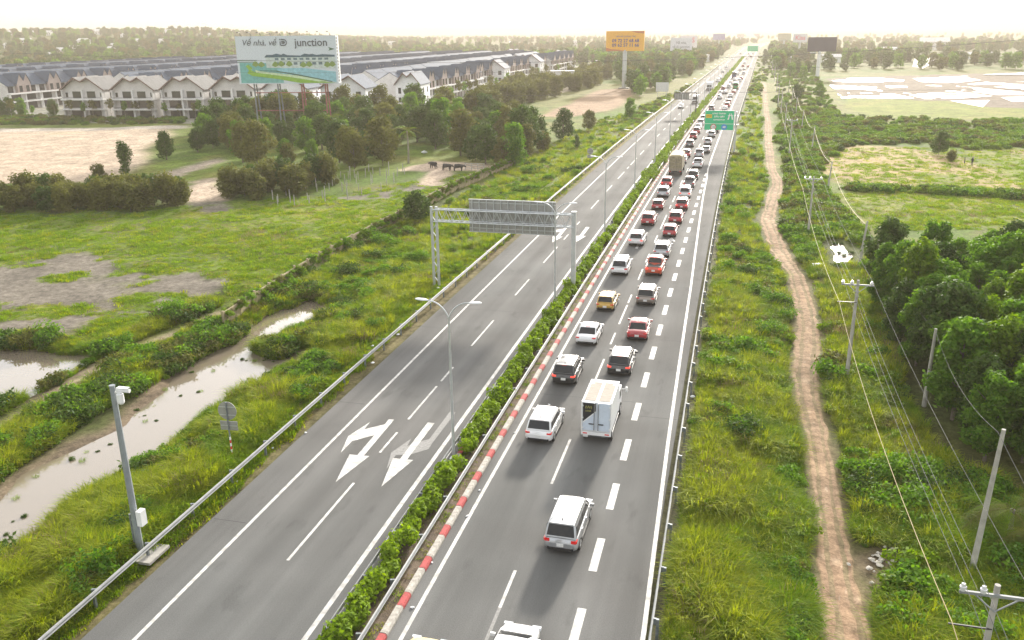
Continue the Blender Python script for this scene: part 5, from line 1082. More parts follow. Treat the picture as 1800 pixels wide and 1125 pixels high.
def car_parts(kind):
    T = TYPES[kind]; L, W, Hh, belt, rb, rr, fr, fb, hood, tail = T; w = W/2; P_ = {}
    mb = MB(); S = body_sections(T); loft(mb, S); n = len(S[0])
    o = len(mb.v)
    for s, rev in ((S[0], False), (S[-1], True)):
        a = len(mb.v); mb.v += s; f = tuple(range(a, a+n)); mb.f.append(f if rev else f[::-1]); mb.m.append(0)
    mb.f.append(tuple([i*n for i in range(len(S))]+[i*n+n-1 for i in reversed(range(len(S)))])); mb.m.append(0)
    # greenhouse
    wb, wm, wr = w*.90, w*.84, w*.70; b0 = belt-.03
    def sec(y, z): 
        h = z-b0; half = [(wb, b0), (wb+(wm-wb)*.5 if h > .1 else wb, b0+h*.35), (wm if h > .1 else wb*.98, b0+h*.72), (wr*1.06 if h > .1 else wb*.92, b0+h*.93), (wr*.86 if h > .1 else wb*.75, z-.004)]
        return [(-x, y, q) for x, q in half]+[(0, y, z+.012)]+[(x, y, q) for x, q in reversed(half)]
    gs = [sec(rb, b0+.02), sec(rr, Hh-.055), sec(rr+.35, Hh-.012), sec((rr+fr)/2, Hh), sec(fr-.25, Hh-.02), sec(fr, Hh-.07), sec(fb, b0+.02)]
    loft(mb, gs)
    P_['body'] = mb
    def facequad(y0, z0, y1, z1, x0, x1, ta, tb, off):           # patch on a sloping end face
        d = Vector((0, y1-y0, z1-z0)).normalized(); nn = Vector((0, -d.z, d.y)); nn = nn if (off > 0) else -nn; q = abs(off)
        A_ = Vector((0, y0+(y1-y0)*ta, z0+(z1-z0)*ta)); B_ = Vector((0, y0+(y1-y0)*tb, z0+(z1-z0)*tb)); xa = x0+(x1-x0)*ta; xb = x0+(x1-x0)*tb
        pts = [A_+Vector((-xa, 0, 0)), A_+Vector((xa, 0, 0)), B_+Vector((xb, 0, 0)), B_+Vector((-xb, 0, 0))]
        return MB().add([p+nn*q for p in pts]+[p-nn*.02 for p in pts], [(0, 1, 2, 3), (0, 4, 5, 1), (1, 5, 6, 2), (2, 6, 7, 3), (3, 7, 4, 0)])
    P_['rear_window'] = facequad(rb, b0+.02, rr, Hh-.055, wb*.90, wr*.98, .10 if kind != 'sedan' else .06, .88, .014)
    P_['windshield'] = facequad(fb, b0+.02, fr, Hh-.07, wb*.93, wr*1.0, .05, .93, -.014)
    def xside(t): return (wb+(wm-wb)*t/.72)*1. if t < .72 else wm
    yB = lambda t: rb+(rr-rb)*t; yF = lambda t: fb+(fr-fb)*t; hh = Hh-.03-b0
    mid = (rr+fr)/2+.1
    def win(s, ya0, ya1, yb0, yb1):                              # (rear, front) at the bottom, (rear, front) at the top
        t0, t1 = .10, .74; x0, x1 = s*(xside(t0)+.012), s*(xside(t1)+.012+.01); z0, z1 = b0+hh*t0, b0+hh*t1
        v = [(x0, ya0, z0), (x0, ya1, z0), (x1, yb1, z1), (x1, yb0, z1)]; v2 = [(p[0]-s*.03, p[1], p[2]) for p in v]
        f = [(0, 1, 2, 3), (0, 4, 5, 1), (1, 5, 6, 2), (2, 6, 7, 3), (3, 7, 4, 0)]; return MB().add(v+v2, f if s > 0 else [q[::-1] for q in f])
    r0, r1, f0, f1 = yB(.1)+.22, yB(.74)+.12, yF(.1)-.28, yF(.74)-.10
    P_['side_windows'] = [win(s, *q) for s in (-1, 1) for q in ((r0, mid-.05, r1, mid-.05), (mid+.05, f0, mid+.05, f1))]
    if kind == 'pickup':
        P_['bed_liner'] = MB().add([(-w*.80, .14, tail+.028), (w*.80, .14, tail+.028), (w*.80, rb-.05, tail+.03), (-w*.80, rb-.05, tail+.03)], [(0, 1, 2, 3)])
        P_['bed_rail'] = [MB().box((s*w*.86, rb/2+.05, tail+.03), (.1, rb-.2, .07)) for s in (-1, 1)]
    tz = tail-.14; th = .17 if kind in ('suv', 'sedan', 'hatch') else .24
    P_['tail_light'] = [MB().box((s*w*.76, .065, tz-.02), (.26, .10, th*.62)).box((s*w*.925, .17, tz), (.06, .26, th*.55)) for s in (-1, 1)]
    P_['brake_bar'] = MB().box((0, rr-.02, Hh-.06), (.34, .06, .04))
    P_['head_light'] = [MB().box((s*w*.72, L-.10, hood-.30), (.40, .14, .15)) for s in (-1, 1)]
    P_['grille'] = MB().box((0, L-.01, hood-.42), (.85, .06, .22))
    P_['number_plate'] = MB().box((0, -.004, tail-.38), (.36, .02, .19))
    P_['rear_bumper'] = MB().box((0, .045, .40), (W*.76, .09, .15)); P_['front_bumper'] = MB().box((0, L-.03, .40), (W*.66, .09, .14))
    P_['mirror'] = [MB().box((s*(w+.10), fb-.42, belt+.06), (.22, .10, .15)).box((s*(w-.02), fb-.42, belt+.02), (.12, .05, .05)) for s in (-1, 1)]
    P_['sill'] = [MB().box((s*(w-.03), L*.5, .27), (.09, L*.44, .10)) for s in (-1, 1)]
    P_['spoiler'] = MB().box((0, rr-.03, Hh-.025), (wr*1.7, .20, .03)) if kind in ('suv', 'hatch', 'mpv') else None
    P_['antenna'] = MB().box((0, rr+.28, Hh+.03), (.04, .14, .07), taper=.5)
    P_['roof_rail'] = [MB().box((s*wr*.93, (rr+fr)/2, Hh+.012), (.035, (fr-rr)*.82, .04)) for s in (-1, 1)] if kind in ('suv', 'mpv') else None
    P_['handle'] = [MB().box((s*(w*.985), y, belt-.16), (.04, .18, .03)) for s in (-1, 1) for y in (mid-.35, mid+.75)]
    return P_, (.85, L-.92, w)
def wheel_meshes(r=.34, wd=.23):
    t = MB().tube((-wd/2, 0, 0), (wd/2, 0, 0), r, r, 18).mesh('tyre', M_TYRE, True); k = MB().tube((-wd/2-.006, 0, 0), (wd/2+.006, 0, 0), r*.66, r*.66, 14)
    for i in range(5): a = i*1.2566; k.box((0, math.cos(a)*r*.35, math.sin(a)*r*.35), (wd+.03, .05, .05))
    return t, k.mesh('rim', M_RIM)
WT, WR = wheel_meshes(); WT2, WR2 = wheel_meshes(.46, .27)
PMAT = dict(rear_window=M_GLASS, windshield=M_GLASS, side_windows=M_GLASS, tail_light=M_TAIL, brake_bar=M_TAIL, head_light=M_HEAD, grille=M_TRIM, number_plate=M_PLATE, rear_bumper=M_TRIM, front_bumper=M_TRIM, sill=M_TRIM, bed_liner=M_TRIM, antenna=M_TRIM, handle=M_CHROME, roof_rail=M_CHROME)
BODYCOL = ('body', 'mirror', 'spoiler', 'bed_rail')
PART_NAME = {'side_windows': 'side_window', 'brake_bar': 'high_brake_light'}
_car = {}
def car_meshset(kind):
    if kind in _car: return _car[kind]
    P_, wh = car_parts(kind); out = []
    for k, v in P_.items():
        if v is None: continue
        for mb in (v if isinstance(v, list) else [v]):
            me = mb.mesh(k, PMAT.get(k, PAINT['white']), k == 'body')
            out.append((PART_NAME.get(k, k), k, me))
    _car[kind] = (out, wh); return _car[kind]
_far = {}
def car_single(kind):                                            # a far car: the same shape as one mesh
    if kind in _far: return _far[kind]
    parts, (y0, y1, w) = car_meshset(kind); mats = [PAINT['white'], M_GLASS, M_TAIL, M_TRIM, M_PLATE, M_HEAD, M_TYRE]; mb = MB()
    for nm, k, me in parts:
        m = PMAT.get(k, PAINT['white']); i = mats.index(m) if m in mats else 3; mb.add([tuple(v.co) for v in me.vertices], [tuple(p.vertices) for p in me.polygons], i)
    for y in (y0, y1):
        for s in (-1, 1): mb.tube((s*(w-.22), y, .34), (s*(w+.005), y, .34), .34, n=10, m=6)
    me = mb.mesh('car', mats, True); _far[kind] = me; return me
CATS = dict(suv='suv', hatch='hatchback', mpv='minivan', sedan='sedan', pickup='pickup')
def car(kind, col, x, y, label, far=False, back=False, brake=False, wob=True, group=None):
    """x, y: straightened place of the rear bumper (or of the front bumper for oncoming cars)"""
    rz = -hdg(y)+(math.pi if back else 0)+(random.uniform(-.02, .02) if wob else 0); X = x+float(xc(y)); L = TYPES[kind][0]
    loc = (X, y+L if back else y, 0.005); cat = 'car' if kind != 'pickup' else 'pickup truck'
    if far:
        o = link(CATS[kind]+'_car' if kind != 'pickup' else 'pickup_truck', car_single(kind), None, loc, rz, PAINT[col]); o.scale = (1, 1, 1); return tag(o, label, cat, group)
    parts, (y0, y1, w) = car_meshset(kind); root = empty(CATS[kind]+'_car' if kind != 'pickup' else 'pickup_truck', loc, rz, label, cat, group)
    for nm, k, me in parts:
        m = PAINT[col] if k in BODYCOL else (M_BRAKE if brake and k in ('tail_light', 'brake_bar') else None); link(nm, me, root, mat=m)
    for yy in (y0, y1):
        for s in (-1, 1): q = link('wheel', WT, root, (s*(w-.11), yy, .34)); link('rim', WR, q)
    return root
GR, GL = 'vehicles queued in the right carriageway', 'vehicles coming down the left carriageway'
def at(px, py, lane=None):
    x, y = onroad(px, py, .3); return (x if lane is None else x*.6+lane*.4), y
LA_, LB_ = -11.0, -7.25
CARS = [  # kind, colour, rear bumper in the photo, lane, label, brake lights lit
 ('mpv', 'silver', (985, 968), LB_, 'silver minivan alone in the near right lane', 0), ('suv', 'white', (945, 775), LA_, 'white crossover with red tail lights beside the box truck', 0), ('suv', 'black', (985, 673), LA_, 'black crossover with a chrome strip in the left lane', 1),
 ('suv', 'black', (1083, 657), LB_, 'black boxy SUV with lit brake lights ahead of the box truck', 1), ('sedan', 'white', (1027, 604), LA_, 'white sedan in the left lane ahead of the black crossover', 0), ('sedan', 'red', (1122, 596), LB_, 'red sedan ahead of the boxy black SUV', 0),
 ('hatch', 'gold', (1063, 544), LA_, 'golden yellow hatchback in the left lane', 0), ('suv', 'brown', (1132, 534), LB_, 'grey-brown SUV ahead of the red sedan', 0), ('mpv', 'white', (1084, 481), LA_, 'white minivan ahead of the golden hatchback', 0), ('pickup', 'orange', (1143, 482), LB_, 'orange-red pickup with a loaded bed in the right lane', 1),
 ('suv', 'pearl', (1115, 430), LA_, 'pearl white SUV ahead of the white minivan', 1), ('suv', 'silver', (1158, 450), LB_, 'silver SUV directly ahead of the orange-red pickup', 0), ('suv', 'red', (1137, 394), LA_, 'red SUV in the left lane ahead of the pearl white SUV', 0), ('hatch', 'red', (1173, 414), LB_, 'red hatchback in the right lane ahead of the silver SUV', 0),
 ('suv', 'red', (1184, 391), LB_, 'red SUV in the right lane ahead of the red hatchback', 0), ('hatch', 'red', (1156, 367), LA_, 'red hatchback in the left lane behind the silver SUV and canvas truck', 0), ('suv', 'red', (1197, 367), LB_, 'red crossover in the right lane behind the pinkish car', 1), ('suv', 'silver', (1164, 345), LA_, 'silver SUV two cars behind the canvas truck', 0),
 ('mpv', 'pearl', (1201, 346), LB_, 'pinkish white minivan in the right lane beside the silver SUV', 1), ('suv', 'red', (1168, 327), LA_, 'red SUV tucked in behind the canvas truck', 1), ('pickup', 'grey', (1208, 329), LB_, 'grey pickup in the right lane beside the canvas truck', 0), ('suv', 'black', (1217, 314), LB_, 'black SUV in the right lane ahead of the grey pickup', 0)]
for k, c, q, ln, lb, br in CARS: x, y = at(*q, ln); car(k, c, x, y, lb, brake=bool(br), group=GR)
# the two cars entering the frame at the bottom
x, y = onroad(918, 1092, .75); car('sedan', 'white', x, y-4.6, 'white sedan just entering at the bottom edge', group=GR)
x, y = onroad(756, 1116, .75); car('sedan', 'cream', x, y-4.6, 'pale gold sedan barely entering at the bottom edge', group=GR)
FAR = [('pickup', 'white', (1225, 294), 'white pickup ahead of the black SUV'), ('suv', 'silver', (1198, 286), 'silver SUV ahead of the canvas truck'), ('suv', 'red', (1205.5, 275), 'red SUV ahead of the silver one past the canvas truck'), ('pickup', 'silver', (1228, 276), 'silver pickup ahead of the white pickup'),
 ('sedan', 'grey', (1240, 267.5), 'dark sedan in the right lane below the green sign'), ('suv', 'grey', (1211.7, 257), 'dark grey SUV in the left lane below the green sign'), ('hatch', 'silver', (1243.7, 253), 'silver hatchback in the right lane close below the green sign'), ('suv', 'red', (1218, 243), 'red SUV in the left lane beside the green sign'), ('suv', 'silver', (1250, 240), 'silver SUV right under the green sign'),
 ('suv', 'red', (1224, 234), 'second red SUV in the left lane beside the green sign'), ('hatch', 'black', (1257, 232), 'black hatchback half hidden by the green sign'), ('sedan', 'white', (1227, 226), 'white sedan left of the green sign, behind another white car'), ('mpv', 'white', (1231, 219), 'white minivan left of the green sign'), ('suv', 'pearl', (1236, 211), 'pearl SUV peeking out left of the green sign'), ('sedan', 'silver', (1240, 204), 'silver sedan level with the top of the green sign'),
 ('sedan', 'white', (1273.6, 193), 'white sedan just above the green sign'), ('mpv', 'grey', (1250, 193), 'grey minivan above the upper left corner of the green sign'), ('suv', 'red', (1278, 187.5), 'red SUV above the green sign'), ('suv', 'maroon', (1280.5, 181), 'dark red SUV ahead of the red one above the green sign'), ('mpv', 'white', (1264.5, 173), 'white minivan in the left lane well above the green sign'),
 ('sedan', 'white', (1284, 170), 'white sedan behind the small red car and green bus'), ('hatch', 'white', (1266, 165), 'white hatchback in the left lane beside the green bus, rear one'), ('sedan', 'pearl', (1274, 164), 'pearl sedan between the white hatchback and the green bus'), ('hatch', 'red', (1289.4, 164), 'small red hatchback right behind the green bus'), ('suv', 'maroon', (1271, 157), 'maroon SUV in the left lane beside the green bus'),
 ('mpv', 'white', (1281, 153.5), 'white minivan squeezed left of the green bus'), ('suv', 'white', (1284, 147.5), 'white SUV ahead of the minivan left of the green bus'), ('sedan', 'white', (1291, 141), 'white sedan right behind the dark coach'), ('suv', 'white', (1299, 143), 'white SUV ahead of the green bus'), ('hatch', 'red', (1303, 139), 'red hatchback in the right lane beside the dark coach'),
 ('suv', 'white', (1296, 131), 'white SUV ahead of the dark coach'), ('mpv', 'white', (1307, 130), 'white minivan in the right lane ahead of the red hatchback'), ('suv', 'white', (1301, 124), 'white SUV in the left lane, second ahead of the dark coach'), ('sedan', 'silver', (1308, 123), 'silver sedan beside that white SUV far ahead'), ('suv', 'red', (1306, 117), 'tiny red SUV in the far left lane'), ('suv', 'red', (1315, 118), 'tiny red SUV in the far right lane'),
 ('mpv', 'white', (1309, 112), 'tiny white minivan below the small far sign'), ('suv', 'white', (1312, 104), 'tiny white SUV beside the small far sign'), ('suv', 'red', (1320, 100), 'tiny red SUV past the small far sign'), ('mpv', 'white', (1316, 96), 'tiny white minivan past the small far sign'), ('suv', 'silver', (1323, 95), 'tiny silver SUV past the small far sign'), ('mpv', 'white', (1319, 90), 'speck-like white minivan near the horizon'), ('suv', 'maroon', (1325, 89), 'speck-like maroon SUV near the horizon'), ('suv', 'white', (1323, 85), 'last white SUV before the haze swallows the queue')]
for k, c, q, lb in FAR: x, y = onroad(*q, .3); x = min((LA_, LB_), key=lambda l: abs(l-x)) if abs(min((LA_, LB_), key=lambda l: abs(l-x))-x) > 1.6 else x; car(k, c, x, y, lb, far=True, group=GR)
for k, c, q, lb in [('sedan', 'white', (1197, 191), 'white sedan coming towards the camera below the dark cantilever sign'), ('suv', 'white', (1262, 144), 'white SUV coming after the white truck'), ('sedan', 'silver', (1266, 139), 'silver sedan coming beside that white SUV'), ('sedan', 'grey', (1270, 128), 'grey sedan coming far down the left carriageway'),
                    ('suv', 'white', (1277, 119.5), 'white SUV far down the left carriageway'), ('sedan', 'white', (1287.5, 105), 'tiny white sedan far down the left carriageway'), ('suv', 'grey', (1302, 95.5), 'tiny grey SUV at the end of the left carriageway'), ('suv', 'white', (1300, 91), 'speck-like white SUV at the end of the left carriageway')]:
    x, y = onroad(*q); car(k, c, x, y, lb, far=True, back=True, group=GL)

def wheels4(root, ys, w, r=.46, tw=None):
    for yy in ys:
        for s in (-1, 1): q = link('wheel', WT2, root, (s*(w-.14), yy, .46)); link('rim', WR2, q)
M_TAN = pm('faded_tarp', (.33, .295, .25), .85, var=.18, sc=2, stretch=(1, 6, 1)); M_BOXW = pm('box_white', (.70, .71, .72), .5, var=.05); M_PANEL = pm('door_panel', (.56, .63, .72), .45, var=.05)
def box_truck():
    x, y = at(1047, 769, LB_); y -= .45; t = empty('box_truck', (x+float(xc(y)), y, .005), -hdg(y), 'white box truck with a black corner on its rear door', 'truck', GR)
    W, L, z0, z1 = 1.95, 3.9, .95, 2.98; w = W/2
    b = MB().box((0, L/2, (z0+z1)/2), (W, L, z1-z0)).build('cargo_box', M_BOXW, t)
    for s in (-1, 1): MB().box((s*.47, L/2-.1, z1+.012), (.74, L*.80, .02)).build('roof_sheet', M_TAN, b)
    for s in (-1, 1): MB().box((s*.80, L-.45, z1+.012), (.28, .7, .022)).build('roof_patch', M_BOXW, b)
    MB().box((0, L/2, z1+.02), (.17, L*.96, .03)).build('roof_strip', M_WHITE, b)
    for s in (-1, 1):
        d = MB().box((s*.455, -.03, 2.0), (.84, .05, 1.92)).build('rear_door', M_PANEL, b)
        MB().tube((s*.13, -.085, 1.05), (s*.13, -.085, 2.95), .03, n=8).build('lock_bar', M_CHROME, d); MB().box((s*.32, -.09, 1.5), (.32, .05, .06)).build('handle', M_DARK, d)
        for z in (1.2, 1.9, 2.75): MB().box((s*.90, -.07, z), (.12, .05, .09)).build('hinge', M_WHITE, d)
        if s < 0:
            MB().add([(-.875, -.062, 2.96), (-.035, -.062, 2.96), (-.035, -.062, 2.42), (-.875, -.062, 1.62)], [(0, 3, 2, 1)]).build('black_corner', M_BLACK, d)
            MB().add([(-.875, -.064, 1.60), (-.875, -.064, 1.52), (-.035, -.064, 2.32), (-.035, -.064, 2.40)], [(0, 1, 2, 3)]).build('white_stripe', M_WHITE, d)
            gl = pm('gold_emblem', (.52, .50, .12), .5); text(d, '(\\Λ/)', .3, (-.5, -.07, 2.66), UP, gl, 'emblem', width=.42); text(d, 'LOGIS', .2, (-.52, -.07, 2.40), UP, gl, 'lettering', width=.36)
    for s in (-1, 1): MB().box((s*(w-.03), -.02, 2.), (.07, .07, 2.1)).build('corner_post', M_WHITE, b)
    MB().box((0, .02, .80), (W, .16, .24)).build('rear_bumper', M_WHITE, t)
    for s in (-1, 1): MB().box((s*.72, -.065, .81), (.28, .03, .07)).build('tail_light', M_TAIL, t)
    MB().box((0, .12, .56), (1.2, .06, .08)).build('underrun_bar', M_STEELD, t); MB().box((-.7, .04, .58), (.34, .02, .18)).build('number_plate', M_PLATE, t)
    MB().box((0, 2.6, .72), (.75, 5.2, .26)).build('chassis', M_DARK, t)
    c = MB(); c.prism([(4.32, .55), (5.75, .55), (5.80, 1.25), (5.55, 2.05), (4.32, 2.10)], 'x', -.92, .92); cb = c.build('cab', M_BOXW, t)
    MB().add([(-.8, 5.80, 1.30), (.8, 5.80, 1.30), (.76, 5.57, 2.0), (-.76, 5.57, 2.0)], [(0, 1, 2, 3)]).build('windshield', M_GLASS, cb)
    for s in (-1, 1):
        MB().box((s*.925, 5.0, 1.62), (.02, .75, .55)).build('side_window', M_GLASS, cb); m = MB(); m.tube((s*.95, 5.5, 1.75), (s*1.28, 5.4, 1.85), .03, n=6); m.box((s*1.3, 5.38, 1.8), (.14, .1, .36)); m.build('mirror', M_WHITE, cb)
        MB().box((s*(w+.01), L/2+.2, .72), (.03, L*.8, .06)).build('side_rail', M_WHITE, t)
    wheels4(t, (1.0, 5.0), w)
box_truck()
M_CANVAS = pm('olive_canvas', (.30, .26, .17), .9, var=.35, sc=2.5, bump=.4, bsc=6); M_CANVT = pm('canvas_top', (.52, .46, .30), .9, var=.15, sc=2); M_RUSTB = pm('wood_side', (.30, .26, .20), .85, var=.3, sc=3)
def canvas_truck():
    x, y = onroad(1179, 309); x = -10.9; t = empty('canvas_truck', (x+float(xc(y)), y, .005), -hdg(y), 'tall olive canvas-covered truck in the left lane', 'truck', GR)
    W, L = 2.4, 6.6; w = W/2
    b = MB().box((0, L/2, 2.35), (W, L, 2.5)).build('cargo_cover', M_CANVAS, t)
    mb = MB(); mb.prism([(-w-.02, 3.6), (w+.02, 3.6), (w*.6, 3.86), (-w*.6, 3.86)], 'y', -.03, L+.05); mb.build('canvas_roof', M_CANVT, b)
    for z in (1.35, 1.9, 2.5, 3.1): MB().box((0, -.03, z), (W, .05, .08)).build('slat', M_RUSTB, b)
    for s in (-1, 0, 1): MB().box((s*w*.95, -.05, 2.2), (.08, .06, 2.2)).build('upright', M_RUSTB, b)
    MB().box((0, .0, 1.15), (W+.04, .08, .45)).build('tailgate', M_RUSTB, t)
    for s in (-1, 1): MB().box((s*.95, -.05, .85), (.3, .06, .12)).build('tail_light', M_TAIL, t)
    MB().box((0, .05, .7), (W*.9, .1, .12)).build('rear_bumper', M_DARK, t); MB().box((0, 4, .8), (.9, 8, .3)).build('chassis', M_DARK, t)
    c = MB(); c.prism([(L+.2, .6), (L+1.9, .6), (L+1.95, 1.5), (L+1.75, 2.6), (L+.2, 2.7)], 'x', -1.1, 1.1); cb = c.build('cab', PAINT['white'], t); MB().add([(-.95, L+1.97, 1.55), (.95, L+1.97, 1.55), (.9, L+1.79, 2.5), (-.9, L+1.79, 2.5)], [(0, 1, 2, 3)]).build('windshield', M_GLASS, cb)
    wheels4(t, (1.2, 2.3, L+1.), w)
canvas_truck()
def bus(px, py, col, label, L=9., Hh=3.1, back=False, lane=None, W=2.45, name='bus', grp=GR):
    x, y = onroad(px, py); x = x if lane is None else lane; t = empty(name, (x+float(xc(y)), y+(L if back else 0), .005), -hdg(y)+(math.pi if back else 0), label, 'bus', grp); w = W/2
    mb = MB(); prof = [(-w, .4), (w, .4), (w, Hh-.35), (w*.9, Hh-.08), (w*.6, Hh), (-w*.6, Hh), (-w*.9, Hh-.08), (-w, Hh-.35)]; mb.prism(prof, 'y', 0, L); mb.build('body', PAINT[col], t, smooth=True)
    MB().box((0, -.01, Hh-.85), (W*.82, .05, .85)).build('rear_window', M_GLASS, t); MB().box((0, L+.01, Hh-1.15), (W*.9, .05, 1.3)).build('windshield', M_GLASS, t)
    for s in (-1, 1):
        for i in range(6): MB().box((s*(w+.005), .9+i*(L-1.4)/6+.3, Hh-1.0), (.03, (L-1.6)/6, .8)).build('side_window', M_GLASS, t)
        MB().box((s*w*.85, -.02, 1.1), (.22, .05, .5)).build('tail_light', M_TAIL, t); MB().box((s*w*.75, L+.01, .95), (.35, .05, .2)).build('head_light', M_HEAD, t)
    MB().box((0, L*.5, Hh+.1), (W*.5, 2.2, .22)).build('roof_unit', M_BOXW, t); MB().box((0, -.02, .6), (W*.9, .06, .25)).build('rear_bumper', M_TRIM, t)
    wheels4(t, (2.0, L-2.2), w); return t
bus(1293.8, 158, 'green', 'green bus in the right lane of the queue', lane=-7.2); bus(1291, 138, 'blue', 'dark blue coach in the left lane far down the queue', Hh=3.4, lane=-11)
def lorry(px, py, label, L=8., boxh=3.4, s_=1.):
    x, y = onroad(px, py); t = empty('lorry', (x+float(xc(y)), y+L+1.8, .005), -hdg(y)+math.pi, label, 'truck', GL); W = 2.4*s_; w = W/2
    MB().box((0, L/2, (1.+boxh)/2), (W, L, boxh-1.)).build('cargo_box', M_BOXW, t)
    c = MB(); c.prism([(L+.1, .5), (L+1.75, .5), (L+1.8, 1.3), (L+1.55, 2.5), (L+.1, 2.6)], 'x', -w*.95, w*.95); cb = c.build('cab', PAINT['white'], t)
    MB().add([(-w*.85, L+1.82, 1.35), (w*.85, L+1.82, 1.35), (w*.8, L+1.6, 2.4), (-w*.8, L+1.6, 2.4)], [(0, 1, 2, 3)]).build('windshield', M_GLASS, cb); MB().box((0, L+1.78, .75), (W*.9, .08, .35)).build('front_bumper', M_TRIM, cb)
    for s in (-1, 1): MB().box((s*w*.75, L+1.79, 1.05), (.35, .06, .2)).build('head_light', M_HEAD, cb)
    MB().box((0, L/2, .8), (.9, L, .3)).build('chassis', M_DARK, t); wheels4(t, (1.2, L+.9), w)
lorry(1247, 159, 'white lorry with a tall box coming down the left carriageway'); lorry(1222, 182, 'white light truck coming beside the dark cantilever sign', 4.2, 2.9, .85)
# ------------------------------------------------------------------ the housing estate
M_SLATE = pm('slate_roof', (.080, .105, .145), .8, var=.18, sc=.8, spec=.15, stretch=(1, 1, 6)); M_GROOF = pm('grey_roof', (.17, .168, .165), .85, var=.15, sc=.8, spec=.15); M_TRIMW = pm('ridge_pale', (.30, .29, .28), .7)
M_WALLG = pm('grey_render', (.58, .565, .55), .85, var=.1, sc=.6); M_WALLW = pm('white_render', (.80, .80, .81), .8, var=.08, sc=.5); M_SLAB = pm('balcony_white', (.72, .71, .70), .7, var=.06)
M_WIN = pm('window_dark', (.035, .038, .042), .15, var=.3, sc=.4, coat=.6); M_SOFF = pm('brown_timber', (.15, .10, .085), .8, var=.2); M_SIDE = pm('brown_panel', (.34, .28, .26), .8, var=.15)
def roof_prism(mb, prof, axis, a, b, th=.22, m=0):                # a roof as a thin folded plate with a little thickness
    n = len(prof); f = lambda p, t, dz: (t, p[0], p[1]+dz) if axis == 'x' else (p[0], t, p[1]+dz)
    vs = [f(p, t, dz) for t in (a, b) for dz in (0, th) for p in prof]; fs = []
    for i in range(n-1):
        fs += [(i, i+1, 2*n+i+1, 2*n+i), (n+i, 3*n+i, 3*n+i+1, n+i+1), (i, n+i, n+i+1, i+1), (2*n+i, 2*n+i+1, 3*n+i+1, 3*n+i)]
    fs += [(0, 2*n, 3*n, n), (n-1, 2*n-1, 4*n-1, 3*n-1)]
    return mb.add(vs, fs, m)
def villa_parts(white=False):                                     # M-gabled villa, front towards -Y, 15.5 m wide, base at the front
    W, Dp = 15.2, 15.; w = W/2; wall = M_WALLW if white else M_WALLG; roof = M_SLATE if white else M_GROOF; out = []
    prof = [(-w-.5, 9.5), (-2.5, 13.6), (0, 12.3), (2.5, 13.6), (w+.5, 9.5)]
    mb = MB(); mb.prism([(-w, .0), (w, .0), (w, 9.75), (2.5, 13.5), (0, 12.2), (-2.5, 13.5), (-w, 9.75)], 'y', 1.6, Dp); out.append(('wall', mb, wall, None))
    mb = MB(); roof_prism(mb, prof, 'y', .3, Dp+.4); out.append(('roof', mb, roof, None))
    for x, z in ((-2.5, 13.75), (2.5, 13.75)): out.append(('ridge_cap', MB().box((x, Dp/2+.4, z+.04), (.22, Dp, .1)), M_TRIMW, 'roof'))
    for a, b in zip(prof, prof[1:]): out.append(('barge_board', MB().prism([(a[0], a[1]-.25), (b[0], b[1]-.25), (b[0], b[1]+.25), (a[0], a[1]+.25)], 'y', .22, .30), M_SOFF, 'roof'))
    if white:
        for x in (-5.2, 5.2): out.append(('window', MB().box((x, 1.57, 7.6), (1.7, .1, 2.0)), M_WIN, None)); out.append(('window', MB().box((x, 1.57, 4.4), (1.5, .1, 1.7)), M_WIN, None))
        for x in (-1.3, 1.3): out.append(('window', MB().box((x, 1.57, 7.4), (.6, .1, 2.2)), M_WIN, None)); out.append(('window', MB().box((x, 1.57, 3.6), (.6, .1, 2.4)), M_WIN, None))
        out.append(('string_course', MB().box((0, 1.52, 5.9), (W, .12, .18)), M_SLAB, None))
    else:
        for z in (3.2, 6.5): out.append(('balcony', MB().box((0, .75, z), (W+.3, 2.0, .5)), M_SLAB, None))
        for x in (-w+.3, 0, w-.3): out.append(('pier', MB().box((x, 1.0, 4.9), (.45, 1.5, 9.6)), M_SLAB if x == 0 else wall, None))
        for z, hh in ((1.5, 2.7), (4.9, 2.5), (8.0, 2.2)):
            for x, ww in ((-3.3, 4.2), (3.3, 4.2)): out.append(('window', MB().box((x if z < 8 else x*.8, 1.57, z), (ww if z < 8 else 3.0, .1, hh)), M_WIN, None))
            if z > 7:
                for x in (-6.3, 6.3): out.append(('window', MB().box((x, 1.57, z), (.8, .1, 1.5)), M_WIN, None))
        for z in (3.95, 7.25):
            for s in (-1, 1): out.append(('railing', MB().box((s*3.7, -.15, z), (6.6, .05, .08)).box((s*3.7, -.15, z-.25), (6.6, .04, .05)), M_DARK, None))
    for s in (-1, 1):
        for y in (5.5, 11): out.append(('window', MB().box((s*(w+.01), y, 7.6), (.1, 1.2, 1.8)), M_WIN, None)); out.append(('window', MB().box((s*(w+.01), y, 4.4), (.1, 1.2, 1.8)), M_WIN, None))
    return out
